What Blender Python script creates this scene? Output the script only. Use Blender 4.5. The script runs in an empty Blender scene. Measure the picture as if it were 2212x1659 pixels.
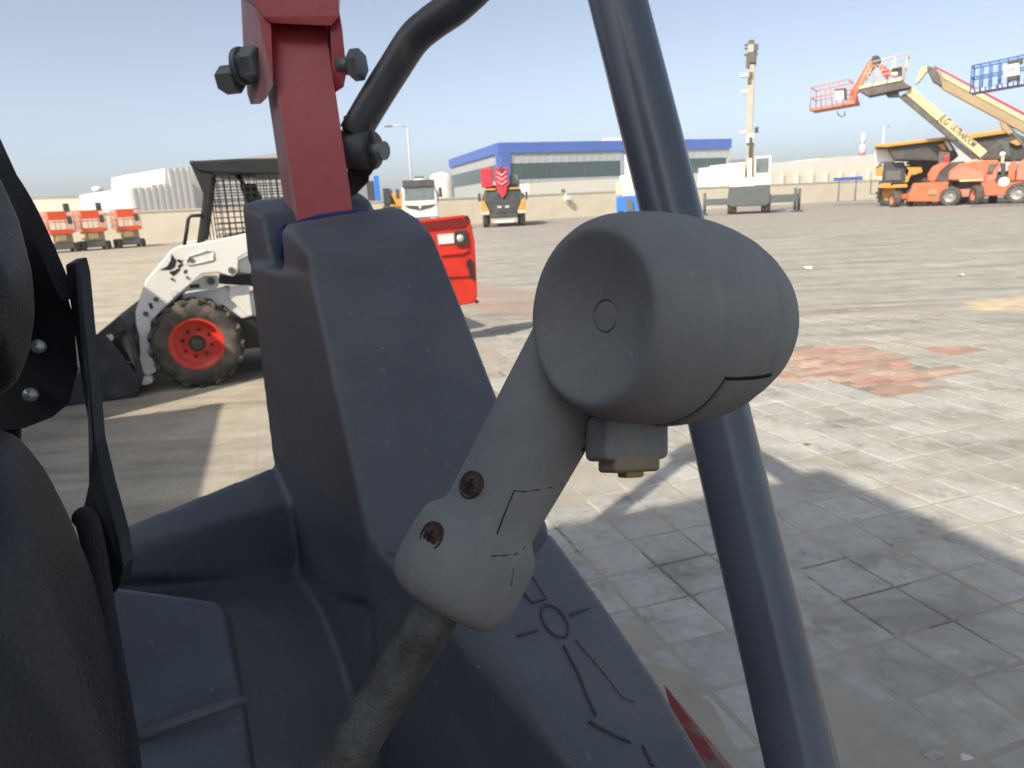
import bpy, bmesh, math, random
from mathutils import Vector, Matrix, Euler
random.seed(7)
SC = bpy.context.scene
COL = SC.collection
PI = math.pi

# ------------------------------------------------------------------ camera
cam_d = bpy.data.cameras.new('camera'); cam = bpy.data.objects.new('camera', cam_d); COL.objects.link(cam)
SC.camera = cam
th, ro = math.radians(14.33), math.radians(2.75)
Fv = Vector((0, math.cos(th), -math.sin(th))); U0 = Vector((0, math.sin(th), math.cos(th))); R0 = Vector((1, 0, 0))
Rv = R0 * math.cos(ro) - U0 * math.sin(ro); Uv = R0 * math.sin(ro) + U0 * math.cos(ro)
mw = Matrix((Rv, Uv, -Fv)).transposed().to_4x4(); mw.translation = (0, 0, 1.51)
cam.matrix_world = mw
cam_d.sensor_width = 36; cam_d.lens = 1530 / 2212 * 36
cam_d.clip_start = 0.02; cam_d.clip_end = 2000
cam_d.dof.use_dof = True; cam_d.dof.focus_distance = 0.36; cam_d.dof.aperture_fstop = 26

# ------------------------------------------------------------------ sky, sun, exposure
SUN_EL = math.radians(40)
SUN_TO = Vector((-0.60, -0.80, 0)).normalized()          # horizontal direction towards the sun
w = bpy.data.worlds.new('World'); SC.world = w; w.use_nodes = True
nt = w.node_tree; bg = nt.nodes['Background']
sky = nt.nodes.new('ShaderNodeTexSky'); sky.sky_type = 'NISHITA'; sky.sun_disc = False
sky.sun_elevation = SUN_EL; sky.sun_rotation = math.atan2(SUN_TO.x, SUN_TO.y)
sky.altitude = 0; sky.air_density = 0.5; sky.dust_density = 2.2; sky.ozone_density = 0.5
hs = nt.nodes.new('ShaderNodeHueSaturation'); hs.inputs['Saturation'].default_value = 0.66
nt.links.new(sky.outputs[0], hs.inputs['Color']); tn = nt.nodes.new('ShaderNodeMix'); tn.data_type = 'RGBA'; tn.blend_type = 'MULTIPLY'; tn.inputs[0].default_value = 1.0; tn.inputs[7].default_value = (0.965, 1.0, 0.975, 1)
nt.links.new(hs.outputs[0], tn.inputs[6]); nt.links.new(tn.outputs[2], bg.inputs[0]); bg.inputs[1].default_value = 0.118
sd = bpy.data.lights.new('sun', 'SUN'); sd.energy = 2.9; sd.angle = math.radians(0.6); sd.color = (1.0, 0.89, 0.72)
so = bpy.data.objects.new('sun', sd); COL.objects.link(so)
sv = Vector((SUN_TO.x * math.cos(SUN_EL), SUN_TO.y * math.cos(SUN_EL), math.sin(SUN_EL)))
so.rotation_euler = sv.to_track_quat('Z', 'Y').to_euler(); so.location = sv * 50
SC.view_settings.view_transform = 'Standard'; SC.view_settings.look = 'None'
SC.view_settings.gamma = 1; SC.view_settings.exposure = 1.03
SC.render.engine = 'CYCLES'

# ------------------------------------------------------------------ materials
MATS = {}
def mat(name, col, rough=0.6, metal=0.0, var=0.15, scale=8.0, bump=0.0, bscale=200.0, col2=None, mask=(0.45, 0.7), spec=0.5, coat=0.0, stretch=None):
    if name in MATS: return MATS[name]
    m = bpy.data.materials.new(name); m.use_nodes = True; t = m.node_tree; N = t.nodes; L = t.links
    b = N['Principled BSDF']; b.inputs['Roughness'].default_value = rough; b.inputs['Metallic'].default_value = metal
    b.inputs['Specular IOR Level'].default_value = spec; b.inputs['Coat Weight'].default_value = coat
    tc = N.new('ShaderNodeTexCoord')
    src = tc.outputs['Object']
    if stretch:
        mp = N.new('ShaderNodeMapping'); mp.inputs['Scale'].default_value = stretch; L.new(src, mp.inputs[0]); src = mp.outputs[0]
    nz = N.new('ShaderNodeTexNoise'); nz.inputs['Scale'].default_value = scale; nz.inputs['Detail'].default_value = 6; nz.inputs['Roughness'].default_value = 0.65
    L.new(src, nz.inputs['Vector'])
    rp = N.new('ShaderNodeValToRGB'); e = rp.color_ramp.elements
    c = Vector(col)
    if col2 is None:
        e[0].position = 0.3; e[1].position = 0.7
        e[0].color = (*(c * (1 - var)), 1); e[1].color = (*(c * (1 + var)), 1)
    else:
        e[0].position, e[1].position = mask; e[0].color = (*c, 1); e[1].color = (*col2, 1)
    L.new(nz.outputs['Fac'], rp.inputs[0]); L.new(rp.outputs[0], b.inputs['Base Color'])
    mr = N.new('ShaderNodeMapRange'); mr.inputs[3].default_value = max(0.05, rough - 0.1); mr.inputs[4].default_value = min(1, rough + 0.12)
    L.new(nz.outputs['Fac'], mr.inputs[0]); L.new(mr.outputs[0], b.inputs['Roughness'])
    if bump:
        n2 = N.new('ShaderNodeTexNoise'); n2.inputs['Scale'].default_value = bscale; n2.inputs['Detail'].default_value = 3
        L.new(src, n2.inputs['Vector'])
        bp = N.new('ShaderNodeBump'); bp.inputs['Strength'].default_value = bump; bp.inputs['Distance'].default_value = 0.002
        L.new(n2.outputs['Fac'], bp.inputs['Height']); L.new(bp.outputs[0], b.inputs['Normal'])
    MATS[name] = m; return m

M_PLASTIC = mat('moulded_plastic', (0.078, 0.092, 0.112), 0.5, var=0.12, scale=14, bump=0.12, bscale=900)
def weathered(m, edge=(0.15, 0.135, 0.125), dust=(0.2, 0.19, 0.17), edge_amt=0.22):
    t = m.node_tree; N = t.nodes; L = t.links; b = N['Principled BSDF']; src = b.inputs['Base Color'].links[0].from_socket
    tc = N.new('ShaderNodeTexCoord')
    def mixin(fac, base, c):
        x = N.new('ShaderNodeMix'); x.data_type = 'RGBA'; L.new(fac, x.inputs[0]); L.new(base, x.inputs[6]); x.inputs[7].default_value = (*c, 1); return x.outputs[2]
    def rampf(sock, p0, p1, v):
        r = N.new('ShaderNodeMapRange'); r.inputs[1].default_value = p0; r.inputs[2].default_value = p1; r.inputs[3].default_value = 0; r.inputs[4].default_value = v; L.new(sock, r.inputs[0]); return r.outputs[0]
    vo = N.new('ShaderNodeTexNoise'); vo.inputs['Scale'].default_value = 210; vo.inputs['Detail'].default_value = 2; L.new(tc.outputs['Object'], vo.inputs['Vector'])
    c = mixin(rampf(vo.outputs['Fac'], 0.75, 0.77, 0.8), src, (0.34, 0.34, 0.33))
    mp = N.new('ShaderNodeMapping'); mp.inputs['Scale'].default_value = (60, 60, 4); mp.inputs['Rotation'].default_value = (0.25, 0.3, 0.4); L.new(tc.outputs['Object'], mp.inputs[0])
    sc = N.new('ShaderNodeTexNoise'); sc.inputs['Scale'].default_value = 2.0; sc.inputs['Detail'].default_value = 4; L.new(mp.outputs[0], sc.inputs['Vector'])
    c = mixin(rampf(sc.outputs['Fac'], 0.66, 0.74, 0.35), c, dust)
    bg_ = N.new('ShaderNodeTexNoise'); bg_.inputs['Scale'].default_value = 3.2; bg_.inputs['Detail'].default_value = 7; bg_.inputs['Roughness'].default_value = 0.7; L.new(tc.outputs['Object'], bg_.inputs['Vector'])
    c = mixin(rampf(bg_.outputs['Fac'], 0.5, 0.75, 0.35), c, dust)
    ge = N.new('ShaderNodeNewGeometry'); c = mixin(rampf(ge.outputs['Pointiness'], 0.515, 0.56, edge_amt), c, edge)
    L.new(c, b.inputs['Base Color'])
weathered(M_PLASTIC)
M_PLASTIC_STREAK = mat('streaked_plastic', (0.085, 0.095, 0.11), 0.42, col2=(0.12, 0.105, 0.095), mask=(0.35, 0.75), scale=5, stretch=(9, 9, 1.2), bump=0.1, bscale=900)
M_GRIP = mat('grip_rubber', (0.19, 0.205, 0.208), 0.72, col2=(0.25, 0.258, 0.25), mask=(0.4, 0.75), scale=30, bump=0.25, bscale=1600, spec=0.3)
weathered(M_PLASTIC_STREAK)
M_TUBE = mat('tube_paint', (0.088, 0.108, 0.138), 0.24, var=0.15, scale=10, bump=0.06, bscale=300)
weathered(M_GRIP, edge=(0.3, 0.3, 0.29), dust=(0.29, 0.285, 0.265), edge_amt=0.0)
M_TUBE_OLD = mat('worn_tube_paint', (0.065, 0.07, 0.08), 0.42, col2=(0.13, 0.115, 0.095), mask=(0.5, 0.72), scale=22, stretch=(1, 1, 0.5), bump=0.2, bscale=250)
M_RED = mat('machine_red', (0.36, 0.034, 0.046), 0.42, col2=(0.40, 0.075, 0.085), mask=(0.42, 0.78), scale=9, bump=0.1, bscale=300)
M_REDOLD = mat('chipped_red', (0.22, 0.02, 0.02), 0.6, col2=(0.16, 0.12, 0.10), mask=(0.48, 0.56), scale=24, bump=0.3, bscale=150)
M_ROD = mat('lever_rod', (0.10, 0.112, 0.112), 0.55, metal=0.3, col2=(0.05, 0.045, 0.035), mask=(0.4, 0.65), scale=60, bump=0.35, bscale=500)
M_LEATHER = mat('black_leather', (0.009, 0.010, 0.012), 0.45, var=0.25, scale=12, bump=0.5, bscale=420)
M_LEATHER_W = mat('worn_leather', (0.009, 0.010, 0.012), 0.45, col2=(0.035, 0.025, 0.02), mask=(0.55, 0.8), scale=7, bump=0.5, bscale=420)
M_BLACK = mat('black_plastic', (0.012, 0.013, 0.015), 0.5, var=0.2, bump=0.15, bscale=400)
M_WEB = mat('woven_belt', (0.02, 0.021, 0.024), 0.85, var=0.4, scale=300, bump=0.8, bscale=700)
M_SCREW = mat('rusty_screw', (0.045, 0.032, 0.03), 0.6, metal=0.4, col2=(0.10, 0.06, 0.045), scale=200, bump=0.4, bscale=900)
M_DARK = mat('dark_gap', (0.006, 0.006, 0.007), 0.8, var=0.1)
M_AMBER = mat('amber_plastic', (0.22, 0.19, 0.11), 0.4, var=0.2, scale=60)
M_BOLT = mat('grey_bolt', (0.14, 0.15, 0.155), 0.45, metal=0.2, var=0.3, scale=40, bump=0.2)
M_BLUESHEET = mat('blue_sheet', (0.012, 0.035, 0.16), 0.5, var=0.2, scale=20)
M_SILVER = mat('bright_rivet', (0.6, 0.6, 0.6), 0.4, metal=0.6, var=0.1)
# yard machines
M_WHITE = mat('white_paint', (0.72, 0.72, 0.70), 0.45, col2=(0.62, 0.60, 0.56), mask=(0.5, 0.8), scale=5)
M_WHITE2 = mat('dusty_white', (0.66, 0.63, 0.57), 0.6, var=0.1, scale=2)
M_TYRE = mat('dusty_tyre', (0.05, 0.047, 0.042), 0.85, col2=(0.16, 0.138, 0.105), mask=(0.45, 0.7), scale=9, bump=0.5, bscale=60)
M_LUG = mat('tyre_lug', (0.10, 0.085, 0.062), 0.9, col2=(0.04, 0.037, 0.032), mask=(0.4, 0.65), scale=14)
M_RIMRED = mat('red_rim', (0.62, 0.045, 0.03), 0.42, var=0.1, scale=6)
M_TAILRED = mat('tail_door_red', (0.60, 0.028, 0.012), 0.45, var=0.12, scale=5)
M_BLACKP = mat('black_frame_paint', (0.018, 0.02, 0.021), 0.5, var=0.25, scale=8)
M_BUCKET = mat('bucket_steel', (0.035, 0.037, 0.042), 0.6, col2=(0.10, 0.095, 0.09), mask=(0.5, 0.72), scale=6, bump=0.3, bscale=40)
M_BUCKETW = mat('bucket_worn_edge', (0.30, 0.29, 0.27), 0.6, col2=(0.06, 0.06, 0.06), mask=(0.45, 0.6), scale=9)
M_GREYP = mat('grey_part', (0.10, 0.105, 0.10), 0.6, var=0.2)
M_ORANGE = mat('orange_paint', (0.68, 0.12, 0.045), 0.55, col2=(0.60, 0.17, 0.09), mask=(0.4, 0.75), scale=1.2)
M_ORANGE_F = mat('orange_fluor_panel', (0.75, 0.085, 0.02), 0.5, var=0.1, scale=2)
M_ORANGE_P = mat('faded_orange', (0.58, 0.19, 0.13), 0.6, var=0.12, scale=2)
M_CREAM = mat('cream_boom', (0.62, 0.50, 0.25), 0.55, var=0.08, scale=1.0)
M_WHEELC = mat('lift_wheel_centre', (0.30, 0.30, 0.30), 0.4, metal=0.3, var=0.3, scale=4)
M_TAN = mat('tan_boom', (0.30, 0.225, 0.125), 0.6, var=0.15, scale=1.0)
M_CREAMP = mat('cream_rails', (0.56, 0.47, 0.36), 0.6, var=0.1)
M_YELLOW = mat('truck_yellow', (0.56, 0.27, 0.045), 0.55, var=0.15, scale=1.2)
M_BLUEP = mat('lift_blue', (0.04, 0.13, 0.36), 0.5, var=0.12)
M_BLUEB = mat('bright_blue', (0.02, 0.16, 0.62), 0.5, var=0.1)
M_CRRED = mat('crane_red', (0.50, 0.02, 0.045), 0.5, var=0.2, scale=3)
M_CHARC = mat('charcoal_machine', (0.035, 0.038, 0.04), 0.6, col2=(0.085, 0.08, 0.07), scale=1.5)
M_GREYGRN = mat('carrier_grey', (0.075, 0.09, 0.09), 0.6, var=0.15, scale=2)
M_BOOMGREY = mat('boom_beige', (0.40, 0.36, 0.29), 0.6, var=0.12, scale=1.5)
M_BOOMDRK = mat('boom_head_dark', (0.10, 0.09, 0.08), 0.7, var=0.4, scale=3)
M_GLASS = mat('cab_glass', (0.12, 0.15, 0.155), 0.12, var=0.3, scale=1.5, spec=0.8)
M_GLASSD = mat('dark_glass', (0.03, 0.035, 0.04), 0.12, var=0.3, scale=2, spec=0.8)
M_CHROME = mat('light_lens', (0.62, 0.62, 0.60), 0.2, metal=0.3, var=0.1)
M_WALL = mat('rendered_wall', (0.66, 0.60, 0.48), 0.9, col2=(0.57, 0.52, 0.42), mask=(0.4, 0.75), scale=0.6)
M_CAP = mat('wall_coping', (0.50, 0.47, 0.41), 0.9, var=0.08)
M_SHED = mat('white_cladding', (0.66, 0.655, 0.61), 0.6, var=0.05, scale=0.5)
M_SHED2 = mat('cream_cladding', (0.64, 0.60, 0.50), 0.6, var=0.06, scale=0.5)
M_SHEDG = mat('grey_roofing', (0.27, 0.265, 0.25), 0.8, var=0.1, scale=0.5)
M_SILVERC = mat('silver_cladding', (0.36, 0.385, 0.40), 0.45, var=0.06, scale=0.4)
M_FASCIA = mat('blue_fascia', (0.065, 0.13, 0.42), 0.5, var=0.06, scale=0.4)
M_WINBAND = mat('window_band', (0.05, 0.085, 0.09), 0.15, var=0.2, scale=0.25, spec=0.7)
M_POLE = mat('lamp_post_grey', (0.45, 0.45, 0.44), 0.6, var=0.05)
M_CONT_B = mat('container_blue', (0.03, 0.09, 0.2), 0.6, var=0.2, scale=1.5)
M_CONT_G = mat('container_grey', (0.32, 0.33, 0.33), 0.6, var=0.2, scale=1.5)
M_CONT_N = mat('container_green', (0.08, 0.16, 0.11), 0.6, var=0.2, scale=1.5)
M_CONT_R = mat('container_rust', (0.22, 0.06, 0.035), 0.7, var=0.25, scale=1.5)

# ------------------------------------------------------------------ mesh helpers
class MB:
    def __init__(s): s.v, s.f, s.sm = [], [], []
    def add(s, vs, fs, smooth=False):
        n = len(s.v); s.v += [tuple(x) for x in vs]
        for f in fs: s.f.append([i + n for i in f]); s.sm.append(smooth)
        return s
    def box(s, c, d, rot=None):
        c = Vector(c); h = Vector(d) / 2; vs = []
        for x in (-1, 1):
            for y in (-1, 1):
                for z in (-1, 1):
                    q = Vector((x * h.x, y * h.y, z * h.z))
                    if rot is not None: q = rot @ q
                    vs.append(c + q)
        return s.add(vs, [(0, 1, 3, 2), (4, 6, 7, 5), (0, 4, 5, 1), (2, 3, 7, 6), (0, 2, 6, 4), (1, 5, 7, 3)])
    def bar(s, p0, p1, wy, wz, up=(0, 0, 1)):
        p0, p1 = Vector(p0), Vector(p1); x = (p1 - p0).normalized(); u = Vector(up)
        y = u.cross(x)
        if y.length < 1e-4: y = Vector((0, 1, 0)).cross(x)
        y.normalize(); z = x.cross(y)
        r = Matrix((x, y, z)).transposed()
        return s.box((p0 + p1) / 2, ((p1 - p0).length, wy, wz), r)
    def prism(s, poly, y0, y1, smooth=False):          # polygon in XZ, extruded along Y
        n = len(poly)
        vs = [(p[0], y0, p[1]) for p in poly] + [(p[0], y1, p[1]) for p in poly]
        fs = [tuple(range(n)), tuple(range(2 * n - 1, n - 1, -1))]
        fs += [(i, i + n, (i + 1) % n + n, (i + 1) % n) for i in range(n)]
        return s.add(vs, fs, smooth)
    def tube(s, pts, r, n=12, smooth=True, cap=True):
        pts = [Vector(p) for p in pts]; m = len(pts)
        rs = r if isinstance(r, (list, tuple)) else [r] * m
        t0 = (pts[1] - pts[0]).normalized(); a = t0.orthogonal().normalized(); vs = []
        for i, p in enumerate(pts):
            t = (pts[min(i + 1, m - 1)] - pts[max(i - 1, 0)]).normalized()
            a = (a - t * a.dot(t)).normalized(); b = t.cross(a)
            for k in range(n):
                g = 2 * PI * k / n; vs.append(p + (a * math.cos(g) + b * math.sin(g)) * rs[i])
        fs = [(i * n + k, i * n + (k + 1) % n, (i + 1) * n + (k + 1) % n, (i + 1) * n + k) for i in range(m - 1) for k in range(n)]
        s.add(vs, fs, smooth)
        if cap:
            q = len(s.v) - m * n
            s.f.append([q + k for k in range(n)][::-1]); s.sm.append(False)
            s.f.append([q + (m - 1) * n + k for k in range(n)]); s.sm.append(False)
        return s
    def cyl(s, p0, p1, r, n=14, r1=None, smooth=True):
        return s.tube([p0, p1], [r, r if r1 is None else r1], n, smooth)
    def lathe(s, o, ax, prof, n=40, smooth=True, a0=0.0, a1=2 * PI, ref=None):   # prof: (distance along axis, radius)
        o, ax = Vector(o), Vector(ax).normalized()
        u = (Vector(ref) - ax * Vector(ref).dot(ax)).normalized() if ref is not None else ax.orthogonal().normalized()
        b = ax.cross(u); full = abs(a1 - a0 - 2 * PI) < 1e-6; k1 = n if full else n + 1; vs = []
        for d, r in prof:
            for k in range(k1):
                g = a0 + (a1 - a0) * k / n; vs.append(o + ax * d + (u * math.cos(g) + b * math.sin(g)) * r)
        fs = []
        for i in range(len(prof) - 1):
            for k in range(n):
                k2 = (k + 1) % k1; fs.append((i * k1 + k, i * k1 + k2, (i + 1) * k1 + k2, (i + 1) * k1 + k))
        return s.add(vs, fs, smooth)
    def hull(s, pts):
        bm = bmesh.new()
        for p in pts: bm.verts.new(p)
        r = bmesh.ops.convex_hull(bm, input=bm.verts)
        bmesh.ops.delete(bm, geom=[g for g in r['geom_interior'] if isinstance(g, bmesh.types.BMVert)], context='VERTS')
        bm.verts.index_update(); bm.verts.ensure_lookup_table()
        s.add([v.co[:] for v in bm.verts], [[v.index for v in f.verts] for f in bm.faces]); bm.free(); return s
    def mesh(s, name):
        me = bpy.data.meshes.new(name); me.from_pydata([tuple(v) for v in s.v], [], s.f)
        me.polygons.foreach_set('use_smooth', s.sm)
        bm = bmesh.new(); bm.from_mesh(me); bmesh.ops.recalc_face_normals(bm, faces=bm.faces); bm.to_mesh(me); bm.free()
        me.update(); return me
    def build(s, name, m, parent=None, off=None, bevel=0.0, seg=2, smooth_all=False, kind=None):
        if off is not None:
            o = Vector(off); s.v = [tuple(Vector(v) - o) for v in s.v]
        me = s.mesh(name); me.materials.append(m)
        ob = bpy.data.objects.new(name, me); COL.objects.link(ob)
        if parent is not None: ob.parent = parent
        if bevel:
            b = ob.modifiers.new('bevel', 'BEVEL'); b.width = bevel; b.segments = seg; b.limit_method = 'ANGLE'; b.angle_limit = math.radians(35)
        if kind: ob['kind'] = kind
        return ob

def fused(name, solids, voxel, iters, m, parent, off):
    """closed solids grown together into one moulded skin"""
    mb = MB()
    for h in solids: mb.hull(h)
    ob = mb.build(name, m, parent, off)
    r = ob.modifiers.new('r', 'REMESH'); r.mode = 'VOXEL'; r.voxel_size = voxel
    if iters:
        sm = ob.modifiers.new('s', 'SMOOTH'); sm.factor = 0.5; sm.iterations = iters
    dg = bpy.context.evaluated_depsgraph_get(); dg.update()
    me = bpy.data.meshes.new_from_object(ob.evaluated_get(dg)); ob.modifiers.clear()
    old = ob.data; ob.data = me; bpy.data.meshes.remove(old); me.name = name
    me.polygons.foreach_set('use_smooth', [True] * len(me.polygons))
    if not me.materials: me.materials.append(m)
    return ob

def tag(o, label, cat, group=None, kind=None):
    o['label'] = label; o['category'] = cat
    if group: o['group'] = group
    if kind: o['kind'] = kind
    return o
def thing(name, label, cat, loc, rz=0.0, group=None):
    e = bpy.data.objects.new(name, None); COL.objects.link(e); e.empty_display_size = 0.2
    e.location = (loc[0], loc[1], loc[2] if len(loc) > 2 else 0); e.rotation_euler = (0, 0, rz)
    return tag(e, label, cat, group)
def copy_tree(o, parent=None):
    c = o.copy(); COL.objects.link(c)
    if parent is not None: c.parent = parent
    for ch in list(o.children): copy_tree(ch, c)
    return c
def wheel(parent, c, r, wd, m_rim=None, hub=0.55, ax=(0, 1, 0), lugs=0, n=28, label=None):
    """tyre with rim, axle along ax; the outer side looks along -ax"""
    c, ax = Vector(c), Vector(ax).normalized(); h = wd / 2
    ty = MB().lathe(c, ax, [(-h * 0.8, r * hub), (-h * 0.95, r * (hub + 0.08)), (-h, r * 0.8), (-h * 0.9, r * 0.94), (-h * 0.6, r), (h * 0.6, r), (h * 0.9, r * 0.94), (h, r * 0.8), (h * 0.95, r * (hub + 0.08)), (h * 0.8, r * hub)], n)
    if lugs:
        u = ax.orthogonal().normalized(); b = ax.cross(u)
        for k in range(lugs):
            for sd in (-1, 1):
                g = 2 * PI * (k + 0.5 * (sd > 0)) / lugs; er = u * math.cos(g) + b * math.sin(g); et = ax.cross(er)
                rot = Matrix((ax, et, er)).transposed() @ Matrix.Rotation(sd * 0.5, 3, 'Z')
                ty.box(c + er * (r * 1.0) + ax * (sd * h * 0.52), (h * 1.0, r * 0.13, r * 0.09), rot)
    w_ = ty.build('wheel', M_TYRE, parent)
    rim = MB().lathe(c, ax, [(-h * 0.82, r * hub * 1.02), (-h * 0.86, r * hub * 0.94), (-h * 0.2, r * hub * 0.84), (-h * 0.15, r * hub * 0.5), (-h * 0.3, r * hub * 0.3), (-h * 0.3, 0.0001)], n)
    rim.lathe(c, ax, [(h * 0.82, r * hub * 1.02), (h * 0.3, r * hub * 0.8), (h * 0.3, 0.0001)], n)
    rim.build('rim', m_rim or M_GREYP, w_)
    return w_

# ------------------------------------------------------------------ ground
E1 = Vector((math.cos(math.radians(18)), math.sin(math.radians(18)), 0)); E2 = Vector((-E1.y, E1.x, 0)); TS = 0.25
def ground_mat(name, tiles):
    m = bpy.data.materials.new(name); m.use_nodes = True; t = m.node_tree; N = t.nodes; L = t.links
    b = N['Principled BSDF']; b.inputs['Roughness'].default_value = 0.95; b.inputs['Specular IOR Level'].default_value = 0.2
    ge = N.new('ShaderNodeNewGeometry')
    def noise(scale, detail=6, rough=0.6, stretch=None, rot=0.0):
        mp = N.new('ShaderNodeMapping'); mp.inputs['Rotation'].default_value[2] = rot
        mp.inputs['Scale'].default_value = stretch or (1, 1, 1); L.new(ge.outputs['Position'], mp.inputs[0])
        n = N.new('ShaderNodeTexNoise'); n.inputs['Scale'].default_value = scale; n.inputs['Detail'].default_value = detail; n.inputs['Roughness'].default_value = rough
        L.new(mp.outputs[0], n.inputs['Vector']); return n.outputs['Fac']
    def ramp(f, stops):
        r = N.new('ShaderNodeValToRGB'); e = r.color_ramp.elements
        while len(e) < len(stops): e.new(0.5)
        for el, (p, c) in zip(e, stops): el.position = p; el.color = (*c, 1) if not isinstance(c, float) else (c, c, c, 1)
        L.new(f, r.inputs[0]); return r.outputs[0]
    def mix(f, a, c, mode='MIX'):
        x = N.new('ShaderNodeMix'); x.data_type = 'RGBA'; x.blend_type = mode
        if isinstance(f, float): x.inputs[0].default_value = f
        else: L.new(f, x.inputs[0])
        for i, q in ((6, a), (7, c)):
            if isinstance(q, tuple): x.inputs[i].default_value = (*q, 1)
            else: L.new(q, x.inputs[i])
        return x.outputs[2]
    big = noise(0.35, 5, 0.6); mid = noise(2.2, 8, 0.68, rot=0.3); fine = noise(30, 5, 0.7); streak = noise(0.9, 7, 0.65, (0.35, 2.6, 1), -0.25)
    grey = ramp(mid, [(0.28, (0.24, 0.235, 0.22)), (0.52, (0.325, 0.315, 0.285)), (0.75, (0.41, 0.395, 0.355))])
    sand = ramp(mid, [(0.3, (0.36, 0.31, 0.235)), (0.7, (0.49, 0.43, 0.335))])
    mauve = ramp(mid, [(0.3, (0.27, 0.235, 0.21)), (0.7, (0.35, 0.305, 0.275))])
    # left side of the yard is sandier, the middle greyer; far strip along the wall is dusty brown
    sx = N.new('ShaderNodeSeparateXYZ'); L.new(ge.outputs['Position'], sx.inputs[0])
    def mrange(sock, a, c, lo=0.0, hi=1.0):
        q = N.new('ShaderNodeMapRange'); q.interpolation_type = 'SMOOTHSTEP'
        for i, vv in enumerate((a, c, lo, hi)): q.inputs[i + 1].default_value = vv
        L.new(sock, q.inputs[0]); return q.outputs[0]
    def math_(op, a, c):
        q = N.new('ShaderNodeMath'); q.operation = op
        for i, vv in enumerate((a, c)):
            if isinstance(vv, float): q.inputs[i].default_value = vv
            else: L.new(vv, q.inputs[i])
        return q.outputs[0]
    left = mrange(sx.outputs[0], 1.0, -3.0)
    f1 = math_('ADD', math_('MULTIPLY', mrange(big, 0.45, 0.65), 0.45), math_('MULTIPLY', left, 0.7)); f1 = mrange(f1, 0.0, 1.2)
    col = mix(f1, grey, sand)
    far = mrange(sx.outputs[1], 24.0, 44.0)
    col = mix(math_('MULTIPLY', far, mrange(streak, 0.42, 0.6)), col, mauve)
    st = ramp(streak, [(0.32, 0.62), (0.47, 0.96), (0.68, 1.18)]); col = mix(1.0, col, st, 'MULTIPLY')
    # band of red pavers, half under dust
    dt = N.new('ShaderNodeVectorMath'); dt.operation = 'DOT_PRODUCT'; L.new(ge.outputs['Position'], dt.inputs[0]); dt.inputs[1].default_value = (0.90, 0.43, 0)
    d = math_('SUBTRACT', dt.outputs['Value'], 4.85); d = math_('ABSOLUTE', d, 0.0)
    band = mrange(d, 0.95, 0.6); band = math_('MULTIPLY', band, mrange(mid, 0.38, 0.56)); band = math_('MULTIPLY', band, mrange(sx.outputs[1], 6.2, 7.5))
    if not tiles: col = mix(math_('MULTIPLY', band, 0.55), col, (0.36, 0.20, 0.16))
    # paver joints
    mp = N.new('ShaderNodeMapping'); mp.vector_type = 'TEXTURE'; mp.inputs['Rotation'].default_value[2] = math.radians(18); L.new(ge.outputs['Position'], mp.inputs[0])
    bt = N.new('ShaderNodeTexBrick'); bt.offset = 0; bt.inputs['Scale'].default_value = 1
    bt.inputs['Brick Width'].default_value = TS; bt.inputs['Row Height'].default_value = TS; bt.inputs['Mortar Size'].default_value = 0.007; bt.inputs['Mortar Smooth'].default_value = 0.4
    bt.inputs['Color1'].default_value = (0.92, 0.92, 0.92, 1); bt.inputs['Color2'].default_value = (1.06, 1.06, 1.05, 1); bt.inputs['Mortar'].default_value = (0.72, 0.70, 0.66, 1)
    L.new(mp.outputs[0], bt.inputs['Vector'])
    if tiles:
        oi = N.new('ShaderNodeObjectInfo')
        tone = ramp(oi.outputs['Random'], [(0.0, (0.37, 0.367, 0.352)), (0.5, (0.41, 0.404, 0.385)), (1.0, (0.45, 0.442, 0.42))])
        tone = mix(1.0, tone, ramp(fine, [(0.3, 0.86), (0.7, 1.1)]), 'MULTIPLY')
        n3 = noise(1.5, 7, 0.7, rot=1.0)
        dust = mrange(n3, 0.44, 0.60)
        ln0 = N.new('ShaderNodeVectorMath'); ln0.operation = 'LENGTH'; L.new(ge.outputs['Position'], ln0.inputs[0])
        dust = math_('MAXIMUM', dust, mrange(ln0.outputs['Value'], 4.8, 8.6))
        col = mix(math_('MULTIPLY', dust, 0.97), tone, col)
        dirt = noise(5.0, 8, 0.75, rot=0.6); col = mix(1.0, col, ramp(dirt, [(0.30, 0.62), (0.45, 0.97), (0.7, 1.05)]), 'MULTIPLY')
    else:
        jm = math_('MULTIPLY', mrange(mid, 0.35, 0.65), mrange(sx.outputs[0], -3.5, 0.5)); col = mix(jm, col, mix(1.0, col, bt.outputs['Color'], 'MULTIPLY'))
        col = mix(1.0, col, ramp(fine, [(0.3, 0.88), (0.7, 1.1)]), 'MULTIPLY')
        # dark grit in the joints of the slabbed area
        ln_ = N.new('ShaderNodeVectorMath'); ln_.operation = 'LENGTH'; L.new(ge.outputs['Position'], ln_.inputs[0])
        slab = math_('MULTIPLY', mrange(ln_.outputs['Value'], 8.6, 5.5), mrange(math_('ADD', sx.outputs[0], math_('MULTIPLY', sx.outputs[1], 0.05)), 0.1, 0.5))
        col = mix(math_('MULTIPLY', slab, 0.85), col, (0.20, 0.187, 0.16))
    L.new(col, b.inputs['Base Color'])
    bp = N.new('ShaderNodeBump'); bp.inputs['Strength'].default_value = 0.5; bp.inputs['Distance'].default_value = 0.012
    L.new(mid, bp.inputs['Height']); bp2 = N.new('ShaderNodeBump'); bp2.inputs['Strength'].default_value = 0.5; bp2.inputs['Distance'].default_value = 0.003
    L.new(fine, bp2.inputs['Height']); L.new(bp.outputs[0], bp2.inputs['Normal']); L.new(bp2.outputs[0], b.inputs['Normal'])
    return m
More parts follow.
